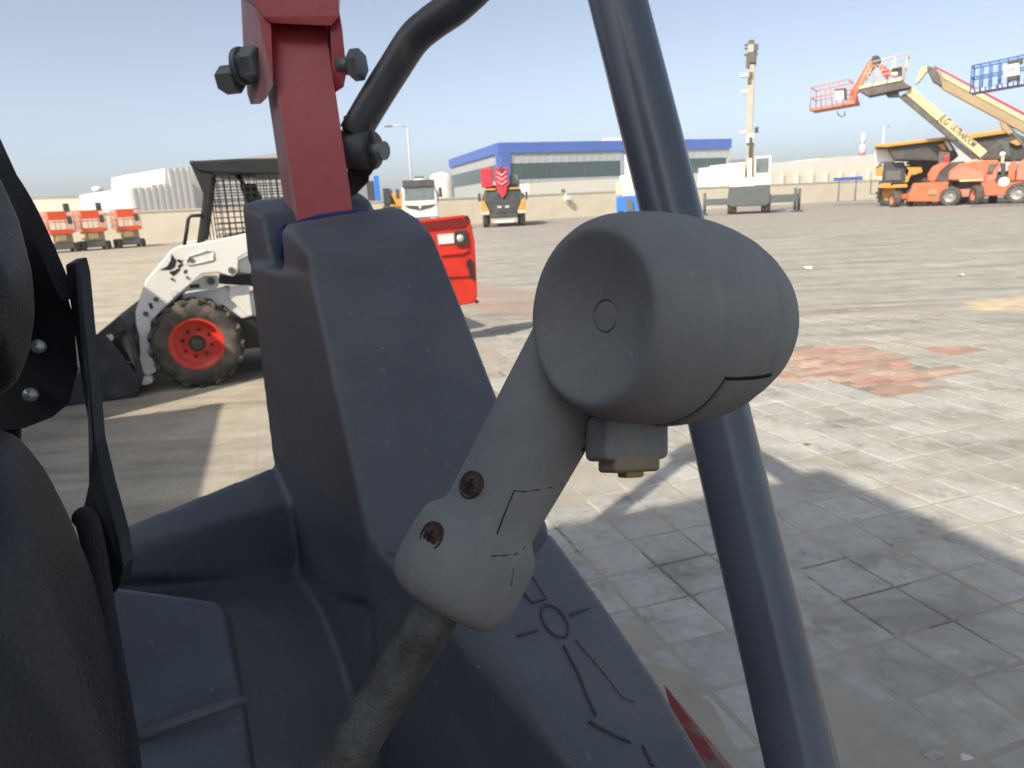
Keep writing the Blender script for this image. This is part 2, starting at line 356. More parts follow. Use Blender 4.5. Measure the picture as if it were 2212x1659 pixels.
M_GROUND = ground_mat('dusty_yard', False); M_TILE = ground_mat('concrete_paver', True)
gb = MB().add([(-900, -900, 0), (900, -900, 0), (900, 900, 0), (-900, 900, 0)], [(0, 1, 2, 3)])
ground = gb.build('ground', M_GROUND); ground['kind'] = 'structure'; ground['label'] = 'dusty paved yard of grey concrete slabs and sand'

# individual pavers near the machine
def slab_mesh(name, w_, d_, h0, h1, ch=0.006):
    a, b_ = w_ / 2, d_ / 2; vs = []
    for x, y, z in ((a, b_, h0), (a, b_, h1 - ch), (a - ch, b_ - ch, h1)):
        vs += [(-x, -y, z), (x, -y, z), (x, y, z), (-x, y, z)]
    fs = [(0, 1, 5, 4), (1, 2, 6, 5), (2, 3, 7, 6), (3, 0, 4, 7), (4, 5, 9, 8), (5, 6, 10, 9), (6, 7, 11, 10), (7, 4, 8, 11), (8, 9, 10, 11)]
    me = bpy.data.meshes.new(name); me.from_pydata(vs, [], fs); return me
tile_me = slab_mesh('paver', TS - 0.013, TS - 0.013, -0.03, 0.012, 0.006); tile_me.materials.append(M_TILE)
RED_POLYS = [[(2.222, 5.518), (2.34, 5.934), (2.866, 6.777), (3.17, 6.795), (3.524, 6.848), (3.502, 6.556), (3.45, 6.097), (3.422, 5.724), (3.779, 5.769), (3.666, 5.557), (3.276, 5.341), (3.183, 5.076), (2.934, 4.901), (2.751, 4.884), (2.715, 5.096), (2.666, 5.342), (2.525, 5.535)],
             [(3.858, 6.471), (4.029, 6.63), (4.179, 6.547), (4.315, 6.319), (4.014, 6.244), (3.829, 6.288)]]
def in_red(p):     # patches of red bricks let into the slabs
    for po in RED_POLYS:
        c = False; n = len(po)
        for a in range(n):
            (x0, y0), (x1, y1) = po[a], po[a - 1]
            if (y0 > p.y) != (y1 > p.y) and p.x < (x1 - x0) * (p.y - y0) / (y1 - y0) + x0: c = not c
        if c: return True
    return False
def visible(p):    # pavers on the open side of the machine, inside the view cone
    if p.y < 1.2 or p.y > 30: return False
    return -0.05 * p.y + 0.18 < p.x < 0.80 * p.y + 0.5
cells = []
for i in range(-60, 90):
    for j in range(-20, 70):
        p = E1 * (i * TS) + E2 * (j * TS)
        if visible(p) and not in_red(p) and p.length < 9.5: cells.append((p.length, p))
cells.sort(key=lambda c: c[0])
rest = MB()
for k, (dd, p) in enumerate(cells):
    dz = random.uniform(-0.0035, 0.0015); rz = math.radians(18) + random.gauss(0, 0.006)
    tilt = (random.gauss(0, 0.004), random.gauss(0, 0.004))
    if k < 290:
        o = bpy.data.objects.new('paver', tile_me); COL.objects.link(o); o.parent = ground
        o.location = (p.x, p.y, dz); o.rotation_euler = (tilt[0], tilt[1], rz)
    else:
        mt = Matrix.Translation((p.x, p.y, dz)) @ Euler((tilt[0], tilt[1], rz)).to_matrix().to_4x4()
        rest.add([mt @ v.co for v in tile_me.vertices], [tuple(f.vertices) for f in tile_me.polygons])
ro_ = rest.build('distant_pavers', M_TILE, ground); ro_['kind'] = 'stuff'
M_BRICK = mat('red_brick_paver', (0.40, 0.235, 0.185), 0.95, col2=(0.42, 0.355, 0.29), mask=(0.40, 0.68), scale=1.7, bump=0.4, bscale=60)
bt = M_BRICK.node_tree; tcn = [n for n in bt.nodes if n.type == 'TEX_COORD'][0]; gg = bt.nodes.new('ShaderNodeNewGeometry')
boi = bt.nodes.new('ShaderNodeObjectInfo'); bmr = bt.nodes.new('ShaderNodeMapRange'); bmr.inputs[3].default_value = 0.7; bmr.inputs[4].default_value = 1.12; bt.links.new(boi.outputs['Random'], bmr.inputs[0])
bmx = bt.nodes.new('ShaderNodeMix'); bmx.data_type = 'RGBA'; bmx.blend_type = 'MULTIPLY'; bmx.inputs[0].default_value = 1.0
bb_ = bt.nodes['Principled BSDF']; bt.links.new(bb_.inputs['Base Color'].links[0].from_socket, bmx.inputs[6]); bt.links.new(bmr.outputs[0], bmx.inputs[7]); bt.links.new(bmx.outputs[2], bb_.inputs['Base Color'])
for l in list(tcn.outputs['Object'].links): bt.links.new(gg.outputs['Position'], l.to_socket)
brick_me = slab_mesh('brick', 0.193, 0.093, -0.03, 0.011, 0.005); brick_me.materials.append(M_BRICK)
for i in range(-12, 13):
    for j in range(-14, 16):
        p = Vector((2.75, 5.65, 0)) + E1 * (i * 0.2 + (0.1 if j % 2 else 0)) + E2 * (j * 0.1)
        if in_red(p):
            o = bpy.data.objects.new('brick', brick_me); COL.objects.link(o); o.parent = ground
            o.location = (p.x, p.y, random.uniform(-0.005, 0.001)); o.rotation_euler = (0, 0, math.radians(18) + random.gauss(0, 0.02))

# dust and dirt lying over the slabs in drifts
from mathutils import noise as mn
M_DRIFT = mat('dust_drift', (0.30, 0.275, 0.235), 0.95, col2=(0.40, 0.37, 0.315), mask=(0.35, 0.68), scale=1.6, bump=0.6, bscale=70, spec=0.2)
gx, gy, gs = 250, 330, 0.024; vs, fs = [], []
for j in range(gy + 1):
    for i in range(gx + 1):
        x, y = -0.6 + i * gs, 1.25 + j * gs
        f = mn.noise(Vector((x * 0.75, y * 0.75, 0.3))) + 0.6 * mn.noise(Vector((x * 2.3, y * 2.3, 5.0))) + 0.35 * mn.noise(Vector((x * 7, y * 7, 2.0))) + 0.22 * mn.noise(Vector((x * 21, y * 21, 4.0)))
        near = max(0.0, 0.45 - 0.22 * (y - 1.2)) + 0.30 * max(0.0, 0.9 - x)
        vs.append((x, y, min(0.0195, 0.0080 + 0.011 * (f + near - 0.42))))
for j in range(gy):
    for i in range(gx):
        a = j * (gx + 1) + i; q4 = (a, a + 1, a + gx + 2, a + gx + 1)
        if max(vs[k][2] for k in q4) > 0.004: fs.append(q4)
dr = MB().add(vs, fs, True).build('dust_drift', M_DRIFT, ground); dr['kind'] = 'stuff'

# ------------------------------------------------------------------ perimeter wall
wa, wb = Vector((-23.49, 48.38, 0)), Vector((36.88, 81.39, 0)); wd = (wb - wa).normalized(); wn = Vector((-wd.y, wd.x, 0))
W0 = wa - wd * 52.0; WL = 172.0; NP = 34; pl = WL / NP
pw = thing('perimeter_wall', 'long low cream rendered wall closing off the far side of the yard', 'wall', W0, math.atan2(wd.y, wd.x))
pm = MB().box((pl / 2, 0.1, 1.02), (pl - 0.03, 0.2, 2.04)).mesh('wall_panel'); pm.materials.append(M_WALL)
MB().box((WL / 2, 0.1, 0.0), (WL, 0.16, 3.9)).build('wall_core', M_WALL, pw)
for k in range(NP):
    o = bpy.data.objects.new('wall_panel', pm); COL.objects.link(o); o.parent = pw; o.location = (k * pl, 0, 0)
cm = MB().box((pl / 2, 0.1, 2.09), (pl - 0.02, 0.3, 0.12)).mesh('coping'); cm.materials.append(M_CAP)
for k in range(NP):
    o = bpy.data.objects.new('coping', cm); COL.objects.link(o); o.parent = pw; o.location = (k * pl, 0, 0)
fl = thing('wall_floodlight', 'small white floodlight on a bracket on the cream wall', 'floodlight', wa + wd * 33.0 - wn * 0.02, math.atan2(wd.y, wd.x))
fl.location.z = 1.75
MB().box((0, -0.1, 0.15), (0.07, 0.2, 0.5)).build('bracket', M_CAP, fl)
MB().box((0, -0.3, -0.05), (0.5, 0.3, 0.4)).build('lamp_housing', M_WHITE, fl, bevel=0.04)

# ------------------------------------------------------------------ buildings behind the wall
def slab_wall(p0, p1, z0, z1, th_=0.3):
    """local frame along p0->p1"""
    p0, p1 = Vector((*p0, 0)), Vector((*p1, 0)); return p0, (p1 - p0).length, math.atan2(p1.y - p0.y, p1.x - p0.x)
bld = thing('blue_warehouse', 'grey metal warehouse with bright blue fascia and dark window strip', 'building', (-0.1, 85.0), 0)
def facade(parent, p0, p1, mir, hz):
    a, b_ = Vector((*p0, 0)), Vector((*p1, 0)); d = b_ - a; ln = d.length; x = d / ln; n = Vector((x.y, -x.x, 0)) * mir
    rot = Matrix((x, n, Vector((0, 0, 1)))).transposed()
    def pc(name, u0, u1, z0, z1, y0, y1, m, bevel=0, par=parent):
        q = MB().box(((u0 + u1) / 2, (y0 + y1) / 2, (z0 + z1) / 2), (u1 - u0, y1 - y0, z1 - z0))
        q.v = [tuple(rot @ Vector(v) + a) for v in q.v]
        return q.build(name, m, par, off=parent.location)
    pc('wall', 0, ln, 0, hz[0], -0.4, 0, M_SILVERC)
    k = int(ln / 1.0)
    rib = MB()
    for i in range(k):
        u = (i + 0.5) * ln / k
        for z0, z1 in ((0.2, hz[1] - 0.05), (hz[2] + 0.05, hz[3] - 0.05)):
            q = MB().box((u, 0.03, (z0 + z1) / 2), (0.12, 0.06, z1 - z0)); rib.add([rot @ Vector(v) + a for v in q.v], q.f)
    rib.build('cladding_rib', M_SILVERC, parent, off=parent.location, kind='stuff')
    np_ = max(3, int(ln / 2.6))
    for i in range(np_):
        u0 = 0.9 + i * (ln - 1.4) / np_
        pc('window_pane', u0, u0 + (ln - 1.4) / np_ - 0.07, hz[1], hz[2], 0.0, 0.05, M_WINBAND)
    pc('fascia', -0.1, ln + 0.1, hz[3], hz[0] + 0.1, 0.0, 0.25, M_FASCIA)
    pc('corner_column', 0.0, 1.15, 0, hz[3], 0.0, 0.24, M_FASCIA)
    return pc
HZ = (8.1, 4.15, 5.9, 7.05)
pcR = facade(bld, (-0.1, 85.0), (15.0, 90.6), 1, HZ)
pcR2 = facade(bld, (15.01, 90.61), (29.6, 96.0), 1, HZ)
pcL = facade(bld, (-0.12, 85.02), (-7.6, 111.0), -1, HZ)
q = MB().hull([(0, 85.4, 8.0), (29.4, 96.2, 8.0), (-7.2, 111, 8.0), (22, 122, 8.0), (0, 85.4, 7.6), (29.4, 96.2, 7.6), (-7.2, 111, 7.6), (22, 122, 7.6)]); q.build('roof', M_WHITE2, bld, off=bld.location)
MB().hull([(12.5, 92, 8.0), (16, 93.5, 8.0), (12.5, 94, 8.0), (16, 95.5, 8.0), (12.9, 92.2, 8.75), (15.8, 93.4, 8.75), (12.9, 94, 8.75), (15.8, 95, 8.75)]).build('roof_unit', M_WHITE, bld, off=bld.location)

def shed(name, label, poly3, m, dep, rib=0.0, cat='building', rib_m=None):
    """front outline as world points (left to right along the ground line, top points), extruded backwards"""
    top = [Vector(p) for p in poly3]; a, b_ = top[0], top[-1]
    d = Vector((b_.x - a.x, b_.y - a.y, 0)); ln = d.length; x = d / ln; n = Vector((-x.y, x.x, 0))
    o = thing(name, label, cat, (a.x, a.y), math.atan2(x.y, x.x))
    poly = [(0, 0)] + [((p - a).dot(x), p.z) for p in top] + [(ln, 0)]
    MB().prism(poly, 0, dep).build('wall', m, o)
    if rib:
        r = MB()
        tp = [((p - a).dot(x), p.z) for p in top]
        k = int(ln / rib)
        for i in range(k):
            u = (i + 0.5) * ln / k
            z = None
            for (u0, z0), (u1, z1) in zip(tp, tp[1:]):
                if u0 <= u <= u1 and u1 > u0: z = z0 + (z1 - z0) * (u - u0) / (u1 - u0)
            if z: r.box((u, -0.05, z / 2), (rib * 0.45, 0.1, z - 0.05))
        r.build('corrugation', rib_m or m, o, kind='stuff')
    return o, ln
shed1 = [(-32.407, 64.295, 4.272), (-31.709, 64.976, 4.43), (-31.707, 64.977, 4.332), (-31.078, 65.612, 4.435), (-31.045, 65.628, 4.552), (-30.234, 66.445, 4.655), (-30.041, 66.532, 5.925), (-28.536, 68.277, 6.139)]
shed('corrugated_shed', 'white corrugated metal shed with stepped top behind the orange scissor lifts', shed1, M_SHED, 14, rib=0.55)
shed2 = [(-30.052, 71.978, 6.303), (-25.942, 75.677, 7.19), (-23.829, 78.461, 7.724), (-19.44, 81.72, 7.057), (-17.02, 84.299, 6.086)]
shed('pale_warehouse', 'pale warehouse with low pitched roof behind the skid steer canopy', shed2, M_SHED, 20)
shed3 = [(-54.938, 71.287, 3.637), (-47.148, 74.304, 4.026), (-38.834, 76.733, 3.93)]
sh3, ln3 = shed('low_shed', 'long low cream shed under a grey roof at the far left', shed3, M_SHED2, 12)
shed3r = [(-56.679, 73.733, 4.287), (-49.744, 77.392, 4.559), (-40.571, 80.337, 4.527)]
a3 = Vector(shed3r[0])
MB().prism([(-1, a3.z - 1.1), (ln3 + 1, a3.z - 1.1), (ln3 + 1, a3.z + 0.1), (-1, a3.z + 0.1)], 2.0, 9.0).build('roof', M_SHEDG, sh3)
wt = [(-44.029, 71.537, 4.216)]
tk = thing('roof_water_tank', 'small pale water tank on the grey roof at far left', 'tank', (wt[0][0], wt[0][1] + 9, 0))
tz = shed3[1][2]
MB().cyl((0, 0, tz - 0.3), (0, 0, tz + 0.85), 0.18).build('stand', M_WHITE2, tk)
MB().lathe((0, 0, tz + 0.7), (0, 0, 1), [(0, 0.01), (0.04, 0.55), (0.4, 0.6), (0.55, 0.5), (0.6, 0.01)], 18).build('tank_body', mat('pale_blue_tank', (0.6, 0.66, 0.68), 0.5), tk)
hb = [(2.686, 75.953, 3.354), (4.747, 76.854, 3.455), (13.475, 82.912, 3.597)]
hd, hl = shed('white_hoarding', 'long white trailer body behind the wall below the blue warehouse', hb, mat('hoarding_white', (0.74, 0.71, 0.63), 0.6, var=0.05), 2.5, cat='trailer')
for px_, s_ in ((4.2, 1.0),):
    lg = MB()
    for (x0, z0, x1, z1) in ((0, 0.1, 0.1, 0.75), (0.1, 0.75, 0.45, 0.7), (0.45, 0.7, 0.4, 0.45), (0.4, 0.45, 0.05, 0.4), (0.25, 0.4, 0.6, 0.0), (0.65, 0.05, 0.75, 0.3)):
        lg.bar((px_ + x0, -0.03, hb[0][2] - 1.45 + z0), (px_ + x1, -0.03, hb[0][2] - 1.45 + z1), 0.04, 0.11, up=(0, 1, 0))
    lg.build('logo', M_GREYP, hd)
rw = [(27.497, 87.795, 4.671), (29.057, 88.344, 4.68), (29.099, 88.33, 4.942), (33.589, 90.999, 4.771), (39.598, 92.914, 4.987), (39.642, 92.895, 5.095), (49.882, 98.04, 5.512), (62.663, 102.34, 5.692), (81.897, 107.322, 5.733)]
rs, rl = shed('white_factory_shed', 'long white factory shed behind the wall at the right', rw, M_SHED, 18)
rw2 = [(29.025, 83.076, 3.712), (32.494, 83.929, 3.741), (44.972, 88.196, 3.888), (56.497, 92.044, 3.996)]
fs_, fln = shed('panel_fence', 'cream panel fence with vertical posts in front of the white factory shed', rw2, M_SHED2, 0.3, cat='fence')
for i in range(14): MB().box(((i + 0.5) * fln / 14, -0.15, 1.7), (0.3, 0.25, 3.4)).build('fence_post', M_WHITE2, fs_)
bs = [(35.476, 78.342, 2.164), (39.029, 79.429, 2.149), (39.005, 79.441, 2.538), (35.458, 78.35, 2.49)]
bsn = thing('blue_sign_board', 'narrow plain blue board sticking up above the cream wall', 'sign', bs[0])
MB().hull([tuple(Vector(p)) for p in bs] + [tuple(Vector(p) + Vector((-0.05, 0.1, 0))) for p in bs]).build('board', M_FASCIA, bsn, off=bs[0])
bsn.location = bs[0]
for f in (0.2, 0.8):
    p = Vector(bs[0]).lerp(Vector(bs[1]), f); MB().cyl((p.x, p.y + 0.15, 0), (p.x, p.y + 0.15, p.z + 0.3), 0.06).build('post', M_GREYP, bsn, off=bs[0])
# small roof pieces on the factory shed
rv = [(41.737, 94.165, 5.079), (43.17, 93.516, 4.976), (34.336, 92.855, 5.139), (37.526, 92.692, 5.295)]
rvn = thing('roof_vent', 'low grey vent box on the white factory shed roof', 'vent', (rv[0][0], rv[0][1], 0))
MB().box((0.9, 1.5, rv[0][2] - 0.6), (2.6, 1.5, 1.9)).build('vent_box', M_SHEDG, rvn)
rvn2 = thing('far_grey_roof', 'dark grey shed roof showing above the white factory beside the tall crane', 'building', (rv[2][0] - 3, rv[2][1] + 20, 0), 0.25)
MB().prism([(-4, 0), (9, 0), (9, rv[3][2] + 1.2), (2, rv[3][2] + 1.0), (1, rv[3][2] + 0.4), (-4, rv[3][2] + 0.3)], 0, 6).build('wall', M_SHEDG, rvn2)

# lamp posts and striped mast
def lamp_post(label, base, top, arm, r=0.11):
    o = thing('lamp_post', label, 'lamp post', (base[0], base[1]), 0)
    h = top[2]
    MB().tube([(0, 0, 0), (0, 0, h * 0.5), (0, 0, h)], [r * 1.3, r, r * 0.7], 10).build('pole', M_POLE, o)
    MB().tube([(0, 0, h - 0.05), (arm * 0.5, 0, h + 0.12), (arm, 0, h + 0.1)], r * 0.5, 8).build('arm', M_POLE, o)
    MB().box((arm * 1.2, 0, h + 0.08), (abs(arm) * 0.5, 0.3, 0.14)).build('lamp_head', M_GREYP, o, bevel=0.04)
    return o
lp1 = [(-9.505, 77.419, 9.65)]
lamp_post('tall grey street lamp left of the blue warehouse, its arm to the left', lp1[0], lp1[0], -1.6)
lp2 = [(57.262, 111.113, 9.851)]
lamp_post('thin pale mast rising behind the yellow haul truck', lp2[0], lp2[0], 0.5, 0.2)
ms = [(65.784, 134.805, 10.735)]
mo = thing('striped_mast', 'thin red and white banded chimney on the skyline at right', 'chimney', (ms[0][0], ms[0][1]))
mh = ms[0][2]
for k, (a, b_) in enumerate(((0, 0.55), (0.55, 0.67), (0.67, 0.82), (0.82, 1.0))):
    MB().cyl((0, 0, mh * a), (0, 0, mh * b_), 0.8 - 0.15 * k, 14, 0.75 - 0.15 * k).build('band', M_WHITE if k in (0, 2, 3) else M_CRRED, mo)


# ------------------------------------------------------------------ scissor lifts
def scissor_lift(name, label, root, s=1.0):
    o = thing(name, label, 'scissor lift', root[:2], root[2], 'orange scissor lifts parked in a row by the wall')
    o.rotation_euler.z += 0.16
    MB().box((0, 0.9, 0.34), (1.15, 2.2, 0.34)).build('chassis', M_CHARC, o, bevel=0.03)
    MB().box((-0.05, -0.22, 0.36), (0.9, 0.1, 0.3)).build('battery_tray', M_GREYP, o)
    for x in (-0.62, 0.62):
        for y in (0.1, 1.7): wheel(o, (x, y, 0.25), 0.25, 0.2, M_WHITE2, ax=(1 if x < 0 else -1, 0, 0), n=16)
    for k in range(4):
        z0 = 0.55 + k * 0.13
        for sx in (-0.42, 0.42):
            MB().bar((sx, -0.1, z0), (sx, 1.9, z0 + 0.12), 0.06, 0.1).build('scissor_arm', M_CREAM, o)
    MB().box((-0.05, -0.12, 0.78), (0.95, 0.08, 0.46)).build('scissor_crosshead', M_TAN, o, bevel=0.02)
    MB().box((-0.12, -0.18, 0.80), (0.5, 0.05, 0.34)).build('cylinder_cover', M_CREAM, o, bevel=0.02)
    MB().box((0, 0.9, 1.12), (1.25, 2.35, 0.12)).build('platform_deck', M_ORANGE_P, o)
    MB().box((-0.06, -0.3, 1.13), (1.15, 0.08, 0.24)).build('front_toe_board', M_ORANGE_F, o)
    MB().box((-0.15, -0.33, 1.98), (0.86, 0.05, 0.46)).build('front_panel', M_ORANGE_F, o, bevel=0.015)
    rl_ = MB()
    for x in (-0.6, 0.6):
        for y in (-0.3, 0.3, 0.9, 1.5, 2.05): rl_.cyl((x, y, 1.15), (x, y, 2.2), 0.024, 8)
        for z in (1.65, 2.2): rl_.cyl((x, -0.3, z), (x, 2.05, z), 0.024, 8)
    for y in (-0.3, 2.05):
        for z in (1.65, 2.2): rl_.cyl((-0.6, y, z), (0.6, y, z), 0.024, 8)
        for x in (-0.3, 0.3): rl_.cyl((x, y, 1.15), (x, y, 2.2), 0.018, 8)
    rl_.build('guard_rail', M_ORANGE_P, o)
    MB().box((0.42, -0.28, 1.72), (0.22, 0.16, 0.42)).build('control_box', M_CHARC, o, bevel=0.03)
    if s > 0.5: MB().box((0.62, 1.2, 2.4), (0.28, 0.25, 0.5)).build('toolbox', M_CHARC, o, bevel=0.03)
    return o
scissor_lift('scissor_lift', 'orange and cream scissor lift, nearest the black seat, leftmost of the three', (-24.439, 40.313, 0.5450))
scissor_lift('scissor_lift', 'orange and cream scissor lift in the middle of the row of three', (-23.305, 41.479, 0.5119))
scissor_lift('scissor_lift', 'orange and cream scissor lift at the right end of the row, no toolbox', (-22.022, 42.874, 0.4745), 0)

# ------------------------------------------------------------------ left background machines behind the tower
R_ = (-13.161, 64.675, 0.2007)
o = thing('site_cabin', 'grey site cabin with white roof edge between red post and blue frame', 'cabin', R_[:2], R_[2])
p = [(-1.105, 4.522), (1.286, 4.432), (1.106, 2.559), (-1.299, 2.665), (1.217, 3.719)]
MB().box(((p[0][0] + p[1][0]) / 2, 2.0, p[1][1] / 2), (p[1][0] - p[0][0], 4, p[1][1])).build('wall', mat('cabin_grey', (0.22, 0.25, 0.27), 0.6), o)
MB().box(((p[0][0] + p[1][0]) / 2, 2.0, (p[1][1] + p[4][1]) / 2), (p[1][0] - p[0][0] + 0.2, 4.2, p[1][1] - p[4][1])).build('roof_edge', M_WHITE, o, bevel=0.1)
q = [(-0.142, 4.157), (0.248, 4.142), (0.21, 3.759), (-0.18, 3.775)]
MB().box(((q[0][0] + q[1][0]) / 2, -0.14, (q[0][1] + q[2][1]) / 2 + 0.3), (0.5, 0.04, 0.35)).build('notice', M_CRRED, o)
R_ = (-11.023, 61.012, 0.1787)
o = thing('blue_frame_machine', 'blue and black upright machine frame beside the grey cabin', 'machine', R_[:2], R_[2])
p = [(-0.124, 4.046), (0.74, 4.219)]
MB().box((p[1][0] - 0.12, 0.3, p[1][1] / 2), (0.42, 0.6, p[1][1])).build('blue_panel', M_BLUEB, o, bevel=0.03)
MB().box((p[1][0] - 0.65, 0.5, p[1][1] / 2 - 0.2), (0.6, 0.7, p[1][1] - 0.4)).build('black_body', M_CHARC, o, bevel=0.05)
MB().box((p[1][0] - 0.35, 0.4, 0.25), (1.3, 1.4, 0.5)).build('base', M_CHARC, o)
R_ = (-8.735, 55.314, 0.1566)
o = thing('backhoe_loader', 'black and yellow backhoe loader partly behind the white tank truck', 'loader', R_[:2], R_[2])
p = [(-0.272, 3.006), (0.403, 2.977), (1.08, 2.948), (-0.344, 2.205), (1.012, 2.143)]
zt = p[0][1]
MB().hull([(p[0][0], 0, zt), (p[1][0] - 0.2, 0, zt), (p[1][0] + 0.3, 0, zt - 1.3), (p[0][0], 0, zt - 1.2), (p[0][0], 1.5, zt), (p[1][0], 1.5, zt), (p[1][0] + 0.3, 1.5, zt - 1.3), (p[0][0], 1.5, zt - 1.2)]).build('cab', M_GLASSD, o, bevel=0.05)
MB().box(((p[1][0] + p[2][0]) / 2 + 0.2, 0.8, zt * 0.5), (1.6, 1.6, zt * 0.75)).build('bonnet', M_YELLOW, o, bevel=0.1)
MB().box((p[0][0] + 0.6, 0.8, zt * 0.35), (1.4, 1.6, zt * 0.45)).build('rear_frame', M_CHARC, o, bevel=0.05)
for x in (p[0][0] + 0.4, p[2][0]): wheel(o, (x, 0.1, 0.55), 0.55, 0.4, M_YELLOW)

# ------------------------------------------------------------------ white tank truck
R_ = (-5.398, 45.682, 0.1176)
o = thing('tank_truck', 'white tank truck seen head on, left of the red truck crane', 'truck', R_[:2], R_[2])
P_ = [(-0.908, 3.157), (1.29, 3.064), (1.129, 0.864), (-1.094, 0.972), (-0.775, 2.841), (1.227, 2.755), (1.172, 2.012), (-0.837, 2.103), (-0.753, 1.667), (1.019, 1.585), (0.109, 1.35)]
xl, xr, zt = P_[0][0], P_[1][0], P_[0][1]; zb = 0.55; xm = (xl + xr) / 2; wd_ = xr - xl; zw = P_[6][1]; zv = P_[5][1]
MB().hull([(xl, 0, zb), (xr, 0, zb), (xl, 0, zw), (xr, 0, zw), (xl + 0.1, 0.28, zt), (xr - 0.1, 0.28, zt), (xl, 2.1, zb), (xr, 2.1, zb), (xl + 0.1, 2.1, zt), (xr - 0.1, 2.1, zt)]).build('cab', M_WHITE, o, bevel=0.08)
MB().hull([(xl + 0.17, -0.05, zw - 0.05), (xr - 0.17, -0.05, zw - 0.05), (xl + 0.22, 0.06, zv - 0.02), (xr - 0.22, 0.06, zv - 0.02), (xl + 0.17, 0.2, zw), (xr - 0.17, 0.2, zw), (xl + 0.22, 0.4, zv - 0.05), (xr - 0.22, 0.4, zv - 0.05)]).build('windscreen', M_GLASS, o)
MB().hull([(xl + 0.08, -0.06, zv), (xr - 0.08, -0.06, zv), (xl + 0.12, 0.0, zt), (xr - 0.12, 0.0, zt), (xl + 0.1, 0.4, zv), (xr - 0.1, 0.4, zv), (xl + 0.12, 0.5, zt), (xr - 0.12, 0.5, zt)]).build('sun_visor', M_CHARC, o)
zg = P_[8][1]; zg2 = P_[10][1]
MB().prism([(xm - 1.0, zg), (xm, zg - 0.06), (xm + 1.0, zg), (xm + 0.7, zg2 + 0.12), (xm, zg2 - 0.02), (xm - 0.7, zg2 + 0.12)], -0.05, 0.05).build('grille', M_CHARC, o)
MB().prism([(xm, zg + 0.18), (xm + 0.13, zg - 0.06), (xm, zg - 0.3), (xm - 0.13, zg - 0.06)], -0.1, -0.04).build('badge', M_CHROME, o)
MB().box((xm, -0.06, zb + 0.15), (wd_ + 0.06, 0.3, 0.45)).build('bumper', M_GREYP, o, bevel=0.05)
for s in (-1, 1):
    MB().box((xm + s * wd_ * 0.38, -0.2, zb + 0.2), (0.36, 0.06, 0.2)).build('headlight', M_CHROME, o, bevel=0.03)
    MB().box((xm + s * (wd_ / 2 + 0.22), -0.1, zw + 0.35), (0.22, 0.14, 0.6)).build('mirror', M_CHARC, o, bevel=0.04)
    for y in (1.0, 5.2, 6.5): wheel(o, (xm + s * (wd_ / 2 - 0.18), y, 0.52), 0.52, 0.32, M_GREYP, ax=(-s, 0, 0), n=18)
MB().box((xm, 4.6, 0.85), (1.0, 7.4, 0.35)).build('frame', M_CHARC, o)
MB().lathe((xm + 0.1, 2.5, 2.15), (0, 1, 0), [(0, 0.02), (0.05, 0.9), (0.25, 1.2), (4.6, 1.2), (4.8, 0.9), (4.85, 0.02)], 26).build('tank', M_WHITE, o)
MB().box((xm + 0.1, 3.4, 3.42), (0.6, 1.0, 0.14)).build('tank_hatch', M_GREYP, o)
R_ = (-6.616, 69.687, 0.0947)
p = [(-0.081, 4.601), (1.866, 4.401), (1.722, 2.263)]
o = thing('storage_tank', 'big round white tank just left of the blue warehouse', 'tank', R_[:2], R_[2])
tw = (p[1][0] - p[0][0]); MB().lathe(((p[0][0] + p[1][0]) / 2, 2.0, 0), (0, 0, 1), [(0, tw * 0.62), (p[1][1] - 0.5, tw * 0.62), (p[1][1] + 0.1, tw * 0.5), (p[1][1] + 0.35, 0.02)], 30).build('tank_body', M_WHITE2, o)

# ------------------------------------------------------------------ red and yellow truck crane
R_ = (0.009, 47.900, -0.0002)
o = thing('truck_crane', 'truck crane seen head on, black and yellow cab, red boom with white chevrons', 'crane', R_[:2], R_[2])
p = [(-1.437, 1.595), (1.409, 1.462), (-1.054, 2.394), (1.191, 2.29), (-1.395, 3.782), (-0.65, 2.592), (-0.473, 3.82), (0.39, 2.598), (0.509, 3.346), (1.144, 2.509), (-0.423, 2.635), (0.389, 2.001), (-0.714, 0.322), (0.582, 0.067)]
xl, xr = p[0][0], p[1][0]; xm = (xl + xr) / 2; zt = p[2][1]; hw = (xr - xl) / 2
MB().hull([(xl + 0.1, 0.0, 0.9), (xr - 0.1, 0.0, 0.9), (xl, 0.0, 1.6), (xr, 0.0, 1.6), (xl + 0.25, 0.35, zt), (xr - 0.25, 0.35, zt), (xl, 1.9, 0.9), (xr, 1.9, 0.9), (xl + 0.2, 1.9, zt), (xr - 0.2, 1.9, zt)]).build('cab', M_CHARC, o, bevel=0.06)
